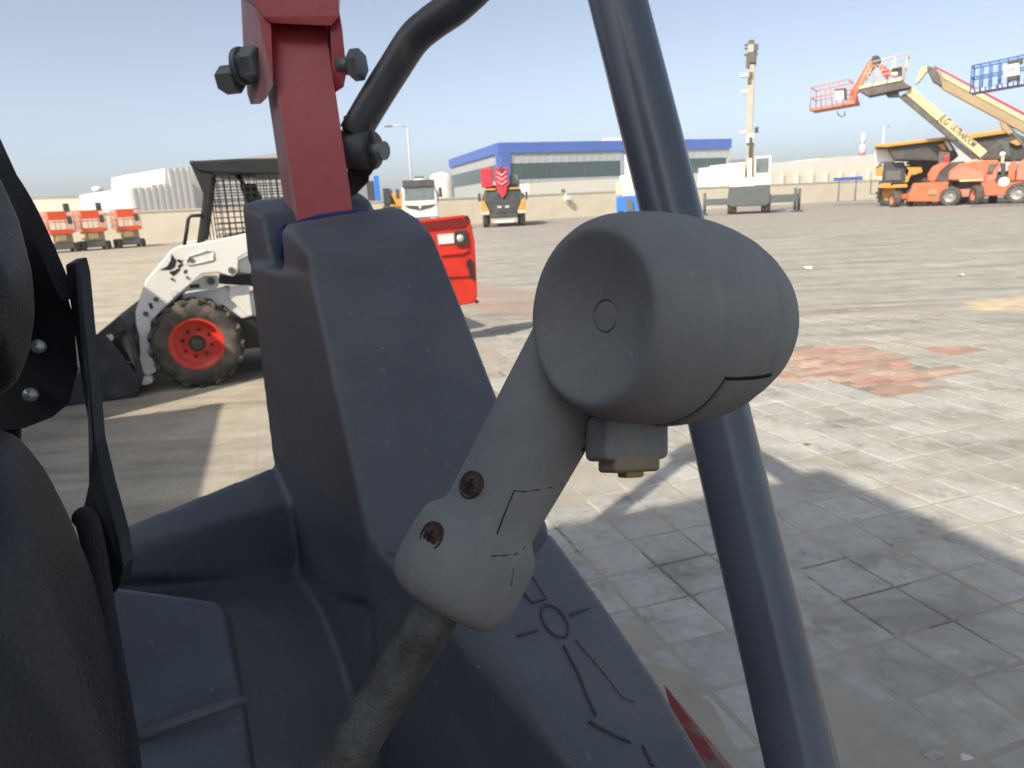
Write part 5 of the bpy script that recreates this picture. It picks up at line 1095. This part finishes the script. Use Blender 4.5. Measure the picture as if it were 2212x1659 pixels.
# fork: left cheek, right cheek, crown
pf = []
MB().hull([(-0.3507, 1.1607, 1.7913), (-0.3327, 1.1614, 1.7938), (-0.3334, 1.1363, 1.6955), (-0.3472, 1.1425, 1.6795), (-0.3631, 1.1563, 1.6728), (-0.4093, 1.281, 1.8784), (-0.4096, 1.2717, 1.8419), (-0.4083, 1.2486, 1.7715), (-0.4016, 1.2193, 1.6971), (-0.392, 1.1991, 1.6789), (-0.3634, 1.1952, 1.8655), (-0.3379, 1.1837, 1.8611)]).build('fork_cheek', M_RED, post, LO, bevel=0.005, seg=3)
MB().hull([(-0.2453, 1.1595, 1.7864), (-0.2294, 1.1598, 1.7876), (-0.2268, 1.1553, 1.7701), (-0.2246, 1.1455, 1.7114), (-0.231, 1.1453, 1.6903), (-0.2462, 1.1541, 1.6844), (-0.2459, 1.1466, 1.7157), (-0.2583, 1.2497, 1.796), (-0.2514, 1.2311, 1.7234), (-0.2629, 1.2257, 1.7023), (-0.264, 1.2279, 1.7915), (-0.2454, 1.1706, 1.8098), (-0.2328, 1.1713, 1.8126)]).build('fork_cheek', M_RED, post, LO, bevel=0.005, seg=3)
MB().hull([(-0.3748, 1.3593, 2.1445), (-0.2703, 1.3581, 2.1397), (-0.3553, 1.1684, 1.8575), (-0.231, 1.1669, 1.8517), (-0.3572, 1.1582, 1.8178), (-0.2302, 1.1567, 1.8119), (-0.34, 1.1519, 1.7931), (-0.3288, 1.1516, 1.7838), (-0.2939, 1.1527, 1.78), (-0.2414, 1.1495, 1.7758), (-0.2286, 1.1509, 1.7893), (-0.4079, 1.2847, 1.8929), (-0.4093, 1.2736, 1.8492), (-0.2465, 1.2606, 1.8388), (-0.2846, 1.3389, 1.903)]).build('fork_crown', M_RED, post, LO, bevel=0.006, seg=3)
M_REDPALE = mat('pale_red', (0.30, 0.10, 0.10), 0.5, col2=(0.42, 0.27, 0.26), mask=(0.35, 0.7), scale=14, stretch=(3, 3, 0.6), bump=0.15, bscale=200)
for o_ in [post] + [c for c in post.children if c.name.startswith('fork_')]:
    o_.data.materials.append(M_REDPALE)
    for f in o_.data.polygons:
        if f.normal.x < -0.45: f.material_index = 1  # faces pointing left take the paler red
MB().hull([(-0.2838, 1.2646, 1.8142), (-0.2568, 1.2643, 1.8129), (-0.2577, 1.2471, 1.7052), (-0.2842, 1.2474, 1.7064), (-0.2888, 1.2866, 1.8195), (-0.2613, 1.2863, 1.8182), (-0.2621, 1.2686, 1.7086), (-0.2891, 1.2689, 1.7098)]).build('fork_web', M_RED, post, LO)
# pivot bolt
def hexnut(p, ax, r, h, name, par, m=M_BOLT): return MB().lathe(p, ax, [(-h / 2, 0.0001), (-h / 2, r * 0.92), (-h * 0.4, r), (h * 0.4, r), (h / 2, r * 0.92), (h / 2, 0.0001)], 6, smooth=False).build(name, m, par, LO)
BX = Vector((0.9608, -0.2774, 0.0033))
b0 = Vector((-0.3722, 1.1714, 1.7321)); b1 = Vector((-0.4139, 1.1878, 1.7155)); b2 = Vector((-0.2089, 1.1479, 1.7207))
hexnut(b0, BX, 0.026, 0.028, 'nut', post); hexnut(b1, BX, 0.021, 0.030, 'nut', post)
MB().cyl(b0 - BX * 0.014, b0 - BX * 0.022, 0.027, 24).build('washer', M_BOLT, post, LO)
MB().cyl(Vector((-0.4308, 1.1941, 1.72)), b1, 0.0115, 16).build('bolt_end', M_BOLT, post, LO)
hexnut(b2, BX, 0.0225, 0.018, 'bolt_head', post); MB().cyl(b2, b2 - BX * 0.03, 0.013, 16).build('bolt_shank', M_BOLT, post, LO)

# guard bar: one bent tube from the right foreground over to its hinge behind the post
def smooth_path(pts, n=8):
    pts = [Vector(p) for p in pts]; out = []
    for i in range(len(pts) - 1):
        a, b_, c, d = pts[max(i - 1, 0)], pts[i], pts[i + 1], pts[min(i + 2, len(pts) - 1)]
        for k in range(n):
            t = k / n; out.append(0.5 * ((2 * b_) + (c - a) * t + (2 * a - 5 * b_ + 4 * c - d) * t * t + (3 * b_ - a - 3 * c + d) * t ** 3))
    out.append(pts[-1]); return out
gpath = smooth_path([(0.1889, 0.3407, 1.0658), (0.1859, 0.4025, 1.1262), (0.1765, 0.4551, 1.2109), (0.1604, 0.5164, 1.3295), (0.1364, 0.589, 1.4924), (0.1058, 0.6662, 1.6735), (0.0874, 0.734, 1.7977), (0.0832, 0.8189, 1.8874), (0.0705, 0.9388, 1.9526), (0.0401, 1.0362, 1.9299), (-0.0002, 1.0827, 1.8292)])
gb_ = MB().tube(gpath, 0.0243, 28).build('guard_bar', M_TUBE, LD, LO)
gp2 = smooth_path([(0.0401, 1.0362, 1.9299), (-0.0002, 1.0827, 1.8292), (-0.0432, 1.1037, 1.7904), (-0.0897, 1.1294, 1.7696), (-0.1215, 1.1454, 1.7514), (-0.156, 1.1563, 1.7134), (-0.1918, 1.1606, 1.6696), (-0.2263, 1.1646, 1.6245)], 6)
MB().tube(gp2, 0.0240, 24).build('bar_arm', M_TUBE_OLD, gb_, LO)
hs0 = Vector((-0.2815, 1.1911, 1.607)); hs1 = Vector((-0.1962, 1.1475, 1.598))
MB().cyl(hs0, hs1, 0.0285, 28).build('hinge_sleeve', M_TUBE_OLD, gb_, LO)
hx = (hs1 - hs0).normalized()
MB().hull([(-0.1997, 1.1501, 1.6488), (-0.1937, 1.1416, 1.6356), (-0.1849, 1.1229, 1.5824), (-0.1891, 1.1315, 1.5757), (-0.2042, 1.1483, 1.5607), (-0.2297, 1.1703, 1.5662), (-0.2498, 1.1878, 1.6346), (-0.2436, 1.1825, 1.6544), (-0.2386, 1.2051, 1.6216)] + [tuple(hs1 + hx * 0.004)]).build('hinge_plate', M_TUBE_OLD, gb_, LO, bevel=0.004)
MB().cyl(hs1, hs1 + hx * 0.022, 0.014, 16).build('hinge_pin', M_BOLT, gb_, LO)
MB().hull([(-0.2482, 1.1942, 1.5787), (-0.2072, 1.1731, 1.5772), (-0.2098, 1.167, 1.5532), (-0.2375, 1.1933, 1.535), (-0.2551, 1.202, 1.5286), (-0.2627, 1.2493, 1.552)]).build('hinge_bracket', M_TUBE_OLD, gb_, LO, bevel=0.004)

# control lever
lev = MB().tube(smooth_path([(-0.0236, 0.287, 1.3567), (-0.0346, 0.282, 1.3413), (-0.052, 0.2737, 1.3168), (-0.0692, 0.2658, 1.2938), (-0.0811, 0.2586, 1.2777), (-0.0924, 0.2543, 1.2613), (-0.1119, 0.2555, 1.2374), (-0.1416, 0.2642, 1.2109)], 5), 0.0106, 22).build('control_lever', M_ROD, LD, LO)
SA = Vector((0.00625, 0.30763, 1.40114)); SD = Vector((-0.5238, -0.35907, -0.77247)); SR = 0.0245
grip = MB().lathe(SA, SD, [(-0.050, SR * 1.03), (-0.02, SR * 0.985), (0.01, SR * 0.935), (0.028, SR * 0.895), (0.0345, SR * 0.89), (0.0375, SR * 0.91), (0.0400, SR * 0.98), (0.0425, SR * 1.08), (0.0460, SR * 1.155), (0.052, SR * 1.185), (0.065, SR * 1.19), (0.0715, SR * 1.16), (0.0765, SR * 1.07), (0.0795, SR * 0.93), (0.0805, SR * 0.7), (0.0805, SR * 0.42)], 56).build('grip', M_GRIP, lev, LO)
HA = Vector((0.7914, 0.5876, -0.1686)); HF = Vector((0.0307, 0.2696, 1.4665)); HU = Vector((0.048, 0.2472, 0.9678))
prof = [(0.0086, 0.0001), (0.0086, 0.0053), (0.00862, 0.0057), (0.0093, 0.0060), (0.0093, 0.0065), (0.0086, 0.0068), (0.0085, 0.0073), (0.0077, 0.012), (0.0060, 0.0185), (0.0038, 0.0240), (0.0018, 0.0282), (0.0006, 0.0310), (0.0000, 0.0328), (0.0005, 0.0346), (0.0020, 0.0364), (0.0048, 0.0383), (0.0095, 0.0401), (0.018, 0.0419), (0.030, 0.0433), (0.042, 0.0438), (0.054, 0.0434), (0.0625, 0.0425), (0.0628, 0.04225), (0.0631, 0.0424), (0.072, 0.0407), (0.081, 0.0380), (0.0895, 0.0345), (0.097, 0.0302), (0.1035, 0.0252), (0.109, 0.0192), (0.113, 0.0130), (0.1155, 0.0065), (0.1163, 0.0001)]
MB().lathe(HF, HA, prof, 96, ref=HU).build('grip_head', M_GRIP, lev, LO)
def rad(d):
    for (a, r0), (b_, r1) in zip(prof[12:], prof[13:]):
        if a <= d <= b_ and b_ > a: return r0 + (r1 - r0) * (d - a) / (b_ - a)
    return prof[-1][1]
def patch(s0, s1, a0, a1, dr, name, m, ns=10):
    pr = [(s0, rad(s0) - 0.002)] + [(s0 + (s1 - s0) * k / ns, rad(s0 + (s1 - s0) * k / ns) + dr) for k in range(ns + 1)] + [(s1, rad(s1) - 0.002)]
    return MB().lathe(HF, HA, pr, 24, a0=math.radians(a0), a1=math.radians(a1), ref=HU).build(name, m, lev, LO)
patch(0.0350, 0.0700, 123.5, 178, 0.0001, 'cover_gap', M_DARK); patch(0.0356, 0.0690, 125.0, 178, 0.0009, 'cover_plate', M_GRIP)
# switch box and button below the head
BD = Vector((0.0675, 0.3606, 0.9303)); BR = Vector((0.9571, 0.2694, -0.1064))
rotb = Matrix((BR, BD.cross(BR).normalized() * -1, BD)).transposed()
MB().box(Vector((0.0479, 0.2892, 1.4099)), (0.0295, 0.024, 0.0195), rotb).build('switch_box', M_GRIP, lev, LO, bevel=0.003, seg=3)
MB().box(Vector((0.0479, 0.2829, 1.4011)), (0.0212, 0.018, 0.0085), rotb).build('switch_collar', M_AMBER, lev, LO, bevel=0.0018, seg=3)
MB().box(Vector((0.0484, 0.2809, 1.3975)), (0.0088, 0.009, 0.0050), rotb).build('switch_button', mat('brass_button', (0.35, 0.26, 0.08), 0.4, var=0.1), lev, LO, bevel=0.0012, seg=2)
for sp, sn in (((-0.02095, 0.28322, 1.39462), (-0.5738, -0.6289, 0.5246)), ((-0.03413, 0.27379, 1.37481), (-0.5652, -0.6389, 0.5217))):
    sp, sn = Vector(sp), Vector(sn)
    dd_ = (sp - SA).dot(SD)
    sp = sp + sn * (SR * (0.18 if dd_ > 0.03 else -0.075))
    MB().lathe(sp - sn * 0.0022, sn, [(0.0, 0.0062), (0.0026, 0.0062), (0.0028, 0.0056), (0.0020, 0.0050), (0.0027, 0.0042), (0.0030, 0.0001)], 28).build('screw', M_SCREW, lev, LO)
    t = sn.cross(SD).normalized(); u = sn.cross(t)
    for a, b_ in ((t, u), (u, t)): MB().box(sp + sn * 0.0006, (0.0052, 0.0011, 0.0010), Matrix((a, b_, sn)).transposed()).build('screw_slot', M_DARK, lev, LO)
# moulded panel lines on the grip
GP = [(-0.02, 0.985), (0.01, 0.935), (0.028, 0.895), (0.0345, 0.89), (0.0375, 0.91), (0.0400, 0.98), (0.0425, 1.08), (0.0460, 1.155), (0.052, 1.185), (0.065, 1.19)]
def grip_r(d):
    if d <= GP[0][0]: return SR * GP[0][1]
    for (a, r0), (b_, r1) in zip(GP, GP[1:]):
        if a <= d <= b_: return SR * (r0 + (r1 - r0) * (d - a) / (b_ - a))
    return SR * 1.19
def surf(x): return x
for seg_ in ([((-0.0009, 0.27752, 1.39277), (0.0765, -0.9766, 0.201)), ((0.00331, 0.27816, 1.3915), (0.2201, -0.9695, 0.1081)), ((0.00927, 0.28057, 1.39098), (0.3941, -0.9189, -0.0152)), ((0.01564, 0.28481, 1.38975), (0.5847, -0.7936, -0.1681)), ((0.02096, 0.29075, 1.38837), (0.7393, -0.5938, -0.3172)), ((0.02463, 0.29958, 1.38634), (0.8433, -0.2649, -0.4672))], [((-0.01276, 0.26755, 1.36934), (0.1908, -0.9733, 0.1276)), ((-0.00787, 0.26924, 1.36885), (0.3361, -0.9414, 0.0273)), ((-0.00258, 0.2721, 1.3676), (0.5014, -0.8595, -0.0984)), ((0.00274, 0.27662, 1.36657), (0.656, -0.7179, -0.2327))], [((-0.0009, 0.27752, 1.39277), (0.0765, -0.9766, 0.201)), ((-0.00494, 0.274, 1.38458), (0.1195, -0.9775, 0.1739)), ((-0.00896, 0.27073, 1.37698), (0.152, -0.9765, 0.1531)), ((-0.01276, 0.26755, 1.36934), (0.1908, -0.9733, 0.1276))], [((-0.00364, 0.27141, 1.36783), (0.469, -0.8801, -0.0726)), ((-0.00586, 0.26986, 1.36186), (0.5176, -0.8482, -0.1116)), ((-0.00744, 0.26899, 1.35567), (0.5856, -0.7927, -0.1689))]):
    MB().tube([SA + SD * ((Vector(a) - SA).dot(SD)) + (Vector(a) - SA - SD * ((Vector(a) - SA).dot(SD))).normalized() * (grip_r((Vector(a) - SA).dot(SD)) - 0.00012) for a, n in seg_], 0.00030, 6).build('mould_line', M_DARK, grip, LO)
pin = ((0.03086, 0.29787, 1.40224), (0.7505, -0.5725, -0.3298))
MB().cyl(Vector(pin[0]), Vector(pin[0]) - Vector(pin[1]) * 0.004, 0.0012, 10).build('pin_hole', M_DARK, grip, LO)

# seat: lower bolster, upper backrest, carrier plate, belt and stalk
seat = fused('seat_bolster', [
    [(-0.355, 0.3872, 1.4096), (-0.29, 0.385, 1.401), (-0.2832, 0.3886, 1.3951), (-0.2721, 0.3885, 1.3743), (-0.2595, 0.3816, 1.3472), (-0.2417, 0.3642, 1.3194), (-0.2248, 0.3414, 1.2908), (-0.2119, 0.3196, 1.2663), (-0.193, 0.289, 1.2476), (-0.1762, 0.2608, 1.2381), (-0.2382, 0.213, 1.2935), (-0.2529, 0.2484, 1.3512), (-0.2328, 0.2706, 1.3571), (-0.2182, 0.2693, 1.3117), (-0.2939, 0.3141, 1.4063), (-0.2391, 0.3192, 1.3656), (-0.2237, 0.305, 1.3102), (-0.2011, 0.2632, 1.2675), (-0.2619, 0.342, 1.3942), (-0.5362, 0.5614, 1.2836), (-0.3459, 0.4852, 1.3082), (-0.2815, 0.4163, 1.2003)],
], 0.004, 9, M_LEATHER_W, LD, LO)
fused('backrest', [
    [(-0.3989, 0.4936, 1.5837), (-0.3424, 0.49, 1.5694), (-0.3256, 0.4832, 1.543), (-0.3143, 0.4762, 1.5156), (-0.3037, 0.4621, 1.4806), (-0.2999, 0.4505, 1.4552), (-0.3045, 0.4447, 1.4326), (-0.3132, 0.4397, 1.4131), (-0.3254, 0.4375, 1.4045), (-0.3612, 0.4352, 1.3953), (-0.3547, 0.3885, 1.4147), (-0.3487, 0.4195, 1.5361), (-0.2973, 0.4054, 1.5211), (-0.2842, 0.4108, 1.4819), (-0.2886, 0.4017, 1.4462), (-0.3197, 0.3823, 1.4307), (-0.5425, 0.6402, 1.5113), (-0.4289, 0.6087, 1.4688)],
], 0.004, 9, M_LEATHER, LD, LO)
cp_ = MB().hull([(-0.4838, 0.61, 1.6352), (-0.4081, 0.6036, 1.6103), (-0.395, 0.5953, 1.5778), (-0.3838, 0.587, 1.5453), (-0.3649, 0.5768, 1.5054), (-0.3515, 0.5685, 1.4728), (-0.3434, 0.5593, 1.4369), (-0.3424, 0.5493, 1.3978), (-0.3502, 0.5431, 1.3733), (-0.3635, 0.5405, 1.3633), (-0.387, 0.5385, 1.3555), (-0.498, 0.5367, 1.3482), (-0.4035, 0.6081, 1.5792), (-0.3921, 0.5996, 1.5461), (-0.3727, 0.5892, 1.5053), (-0.359, 0.5807, 1.472), (-0.3508, 0.5713, 1.4353), (-0.3497, 0.5611, 1.3954), (-0.3577, 0.5547, 1.3704), (-0.3713, 0.5521, 1.3601), (-0.3953, 0.5501, 1.3522), (-0.5087, 0.5482, 1.3448), (-0.4942, 0.623, 1.6378)]).build('seat_shell', M_BLACK, LD, LO, bevel=0.003)
MB().hull([(-0.4491, 0.5557, 1.3824), (-0.394, 0.5555, 1.3817), (-0.4037, 0.5545, 1.3372), (-0.4515, 0.5437, 1.3355), (-0.4964, 0.6142, 1.369), (-0.4355, 0.614, 1.3681), (-0.4385, 0.6023, 1.3224), (-0.499, 0.601, 1.3172)]).build('recliner', M_BLACK, LD, LO, bevel=0.004)
for b_ in ((-0.3683, 0.5475, 1.4188), (-0.3762, 0.5383, 1.3827)):
    v = Vector(b_); ax = Vector((0.25, -0.93, 0.25)); MB().lathe(v, ax, [(-0.002, 0.0055), (0.0005, 0.0055), (0.003, 0.0042), (0.0042, 0.0001)], 18).build('rivet', M_SILVER, cp_, LO)
belt = smooth_path([(-0.4058, 0.5796, 1.577), (-0.3821, 0.573, 1.551), (-0.3657, 0.5659, 1.5233), (-0.3555, 0.5618, 1.495), (-0.3472, 0.5575, 1.4701), (-0.3413, 0.5554, 1.4538)], 5)
bw_ = MB()
for a, b_ in zip(belt, belt[1:]): bw_.bar(a, a + (b_ - a) * 1.04, 0.011, 0.006, up=(0.4, -0.8, 0.4))
bw_.build('shell_piping', M_WEB, cp_, LO)
stalk = MB()
L_ = [(-0.3393, 0.5548, 1.4799), (-0.3303, 0.5551, 1.4808), (-0.328, 0.5522, 1.4697), (-0.3232, 0.5366, 1.4289), (-0.3205, 0.5276, 1.4018), (-0.3139, 0.506, 1.3496), (-0.3018, 0.488, 1.3194), (-0.2878, 0.4694, 1.2871), (-0.2833, 0.4599, 1.27), (-0.2851, 0.4575, 1.2604), (-0.2921, 0.4553, 1.2518), (-0.3006, 0.4577, 1.2612), (-0.3123, 0.4689, 1.285), (-0.3172, 0.4794, 1.3057), (-0.3146, 0.489, 1.3232), (-0.317, 0.5061, 1.3497), (-0.3243, 0.5213, 1.3891), (-0.3329, 0.5387, 1.429), (-0.3376, 0.5488, 1.4563)]
vs = [Vector(p) for p in L_]; n = len(vs); off_ = Vector((0.003, 0.011, 0.004))
stalk.add([*vs, *[v + off_ for v in vs]], [tuple(range(n)), tuple(range(2 * n - 1, n - 1, -1))] + [(i, i + n, (i + 1) % n + n, (i + 1) % n) for i in range(n)])
stalk.build('belt_stalk', M_BLACK, LD, LO, bevel=0.0012, seg=2)
MB().tube(smooth_path([(-0.3105, 0.4696, 1.3081), (-0.3037, 0.4637, 1.3051), (-0.2939, 0.4488, 1.2873), (-0.2822, 0.4282, 1.2669), (-0.2695, 0.4064, 1.2423), (-0.2468, 0.3687, 1.2159), (-0.2323, 0.3422, 1.1931)], 5), 0.0075, 12).build('belt_cord', M_WEB, LD, LO)

# posts and chassis that carry all this
CN = Vector((0.32, 1.57, 0))
def cab_pt(a, b_, z): p = CN - E1 * a - E2 * b_; return (p.x, p.y, z)
MB().hull([(-0.3754, 1.3691, 2.1425), (-0.273, 1.3679, 2.1377), (-0.2881, 1.4847, 2.191), (-0.3992, 1.4861, 2.1961), (-0.4357, 1.5503, 2.4882), (-0.3205, 1.549, 2.4828), (-0.3371, 1.6718, 2.5596), (-0.4614, 1.6733, 2.5654)]).build('upper_post', M_RED, LD, LO, bevel=0.006)
MB().bar((-0.3896, 1.6069, 2.5074), cab_pt(1.0, 1.4, 2.62), 0.09, 0.09).build('overhead_bar', M_RED, LD, LO, bevel=0.006)
MB().bar(cab_pt(1.0, 1.4, 2.60), cab_pt(1.0, 1.5, 0.8), 0.09, 0.09, up=(0, 1, 0)).build('rear_post', M_RED, LD, LO, bevel=0.006)
BM = Vector((1.09, 4.05, 0)) + SUN_TO * (3.2 / math.tan(SUN_EL))  # unseen mast added to cast the shadow band on the pavers
MB().cyl((BM.x, BM.y, 0.6), (BM.x, BM.y, 3.1), 0.05, 14).build('shadow_mast', M_RED, LD, LO)
MB().lathe((BM.x, BM.y, 3.1), (0, 0, 1), [(0, 0.11), (0.14, 0.10), (0.2, 0.05), (0.21, 0.001)], 20).build('beacon', M_AMBER, LD, LO)  # made-up top of the added mast, for the blob in its shadow
MB().bar((BM.x, BM.y, 0.7), cab_pt(1.6, 1.4, 0.7), 0.1, 0.1).build('shadow_mast_bracket', M_RED, LD, LO)  # ties the added mast to the chassis
MB().hull([cab_pt(a, b_, z) for a in (0.35, 1.8) for b_ in (1.25, 2.4) for z in (0.3, 0.85)]).build('chassis', M_RED, LD, LO, bevel=0.03)
MB().hull([(-0.0495, 0.869, 0.8714), (0.0646, 0.5837, 0.8858), (-0.2181, 0.9059, 0.8139), (-0.3686, 1.0217, 0.863), (-0.5419, 0.8943, 0.9704), (-0.5583, 0.7445, 0.788), (-0.1582, 0.7653, 0.6676)] + [cab_pt(a, b_, 0.5) for a, b_ in ((0.6, 1.3), (1.5, 1.3), (0.6, 1.0), (1.4, 1.0))]).build('cab_tub', M_PLASTIC, LD, LO)
MB().tube([(0.1889, 0.3407, 1.0658), cab_pt(0.40, 1.30, 0.7)], 0.0243, 16).build('bar_foot', M_TUBE, LD, LO)
MB().tube([(-0.1416, 0.2642, 1.2109), cab_pt(0.85, 1.4, 0.84)], 0.0101, 12).build('lever_foot', M_ROD, LD, LO)
MB().hull([cab_pt(a, b_, z) for a in (1.3, 1.75) for b_ in (1.4, 1.9) for z in (0.85, 1.1)]).build('seat_mount', M_BLACK, LD, LO)
for a, b_ in ((0.45, 1.15), (0.45, 2.35), (1.75, 1.15), (1.75, 2.35)):
    if (a, b_) == (0.45, 1.15): a, b_ = 0.55, 1.55
    if (a, b_) == (1.75, 1.15): b_ = 1.5
    c = Vector(cab_pt(a, b_, 0.36)); wheel(LD, c - LO, 0.36, 0.24, M_RIMRED, ax=tuple(E1 * (-1 if a < 1 else 1)), lugs=16, n=24)

# ------------------------------------------------------------------ unseen containers added left of and behind the machine for their shadows
def container(label, cor, ln, m):
    """cor: far right upper corner on plan; runs back along -E2 by ln, 2.44 wide along -E1"""
    o = thing('shadow_container', label, 'container', (cor.x, cor.y), math.atan2(E1.y, E1.x), 'unseen containers added around the loader for shadow')
    h, wd2 = 2.59, 2.44
    MB().box((-wd2 / 2, -ln / 2, h / 2 + 0.05), (wd2 - 0.1, ln - 0.1, h - 0.12)).build('body', m, o)
    rb = MB(); k = int(ln / 0.28)
    for i in range(k):
        y = -(i + 0.5) * ln / k
        for x in (-0.045, -wd2 + 0.045): rb.box((x, y, h / 2 + 0.05), (0.05, 0.14, h - 0.35))
    rb.build('corrugation', m, o, kind='stuff')
    for x in (-0.08, -wd2 + 0.08):
        for y in (-0.08, -ln + 0.08): MB().box((x, y, h / 2), (0.16, 0.16, h)).build('corner_post', m, o)
    for z in (0.08, h - 0.06):
        for x in (-0.06, -wd2 + 0.06): MB().box((x, -ln / 2, z), (0.1, ln - 0.34, 0.12)).build('side_rail', m, o)
    for s in (0.27, 0.73):
        MB().box((-wd2 * s, 0.0, h / 2 + 0.02), (wd2 * 0.44, 0.05, h - 0.35)).build('door', m, o)
        for dx in (-0.3, 0.3): MB().cyl((-wd2 * s + dx, 0.045, 0.15), (-wd2 * s + dx, 0.045, h - 0.12), 0.018, 8).build('lock_rod', M_SILVER, o)
    return o
SHK = -SUN_TO * (2.59 / math.tan(SUN_EL))
ca = Vector((-2.42, 5.74, 0)) - SHK
container('unseen blue container added left of the loader for its shadow', ca, 6.06, M_CONT_B)
container('unseen rust red container added beyond the blue one for its shadow', ca + E2 * 5.0 + E1 * 0.38, 4.15, M_CONT_R)

st_ = Vector((1.70, 3.66, 0)) - -SUN_TO * (5.18 / math.tan(SUN_EL))  # unseen stack added to keep the cab and near pavers in shade
container('unseen grey container added behind the loader for shade, under another', st_, 6.06, M_CONT_G)
c_up = container('unseen green container added on top of the grey one for shade', st_, 6.06, M_CONT_N); c_up.location.z = 2.592
# ------------------------------------------------------------------ sand patch and litter
M_SAND = mat('pale_sand', (0.50, 0.42, 0.29), 0.95, col2=(0.36, 0.30, 0.215), mask=(0.4, 0.65), scale=3.5, bump=0.6, bscale=25)
sg = MB(); nx, ny = 48, 26
cx0, cy0 = 7.15, 8.75
vs, fs = [], []
from mathutils import noise as mn
for j in range(ny + 1):
    for i in range(nx + 1):
        u, v = i / nx * 2 - 1, j / ny * 2 - 1
        f = max(0.0, 1 - (u * u + v * v)) + 0.55 * mn.noise(Vector((u * 2.2, v * 2.6, 3.1))) + 0.25 * mn.noise(Vector((u * 6, v * 7, 1.0)))
        vs.append((cx0 + u * 1.75 + v * 0.3, cy0 + v * 0.62 - u * 0.0, 0.020 + 0.06 * (f - 0.52)))
for j in range(ny):
    for i in range(nx):
        fs.append((j * (nx + 1) + i, j * (nx + 1) + i + 1, (j + 1) * (nx + 1) + i + 1, (j + 1) * (nx + 1) + i))
so_ = sg.add(vs, fs, True).build('sand_patch', M_SAND); tag(so_, 'low patch of pale spilled sand at the right edge of the yard', 'sand', kind='stuff')
def litter(name, label, px, size, m, seed):
    random.seed(seed); c = Vector((px[0], px[1], 0)); pts = []
    for k in range(14):
        a = random.uniform(0, 2 * PI); r = random.uniform(0.4, 1) * size; pts.append((r * math.cos(a), r * math.sin(a) * 0.6, random.uniform(0.004, size * 0.5)))
    ob2 = MB().hull(pts).build(name, m); ob2.location = (c.x, c.y, 0.004); tag(ob2, label, 'litter', 'litter on the pavers'); return ob2
M_PAPER = mat('pale_litter', (0.6, 0.6, 0.58), 0.8, var=0.15, scale=30)
litter('crumpled_paper', 'crumpled pale scrap on the pavers at the bottom right', (1.089, 1.593), 0.035, mat('dusty_rag', (0.36, 0.35, 0.33), 0.9, var=0.3, scale=40), 3)
litter('plastic_scrap', 'white plastic sliver on the pavers in the bottom right corner', (1.168, 1.579), 0.024, M_PAPER, 5)
for k, (px_, s_, t_) in enumerate((((0.453, 2.56), 0.016, 'tiny white chip on the shaded pavers between console and tube'), ((0.474, 2.523), 0.012, 'smaller tiny white chip beside the tube on shaded pavers'), ((1.075, 2.78), 0.012, 'tiny dark stone beside the tube'), ((2.639, 3.992), 0.016, 'small pebble on the sunlit pavers'), ((1.76, 4.035), 0.03, 'brown leaf on the sunlit pavers right of the tube'), ((1.938, 4.441), 0.02, 'small pale pebble on the pavers below the red bricks'), ((5.814, 13.735), 0.12, 'pale lump of litter far out on the yard'), ((7.439, 11.613), 0.10, 'second pale lump of litter out on the yard at right'))):
    litter('litter_chip', t_, px_, s_, M_PAPER if 'white' in t_ or 'pale' in t_ else mat('brown_chip', (0.16, 0.12, 0.09), 0.9), 11 + k)

# ------------------------------------------------------------------ hazy air
hz = MB().box((0, 0, 14.0), (1840, 1840, 30)).build('haze', bpy.data.materials.new('haze_air')); hz['kind'] = 'stuff'; hz['label'] = 'thin pale dust haze in the air over the yard'; hz['category'] = 'haze'
hm = hz.data.materials[0]; hm.use_nodes = True; hm.node_tree.nodes.clear()
ho = hm.node_tree.nodes.new('ShaderNodeOutputMaterial'); pv = hm.node_tree.nodes.new('ShaderNodeVolumePrincipled')
pv.inputs['Density'].default_value = 0.0009; pv.inputs['Color'].default_value = (0.94, 0.95, 0.94, 1); pv.inputs['Anisotropy'].default_value = 0.2
hm.node_tree.links.new(pv.outputs[0], ho.inputs['Volume'])
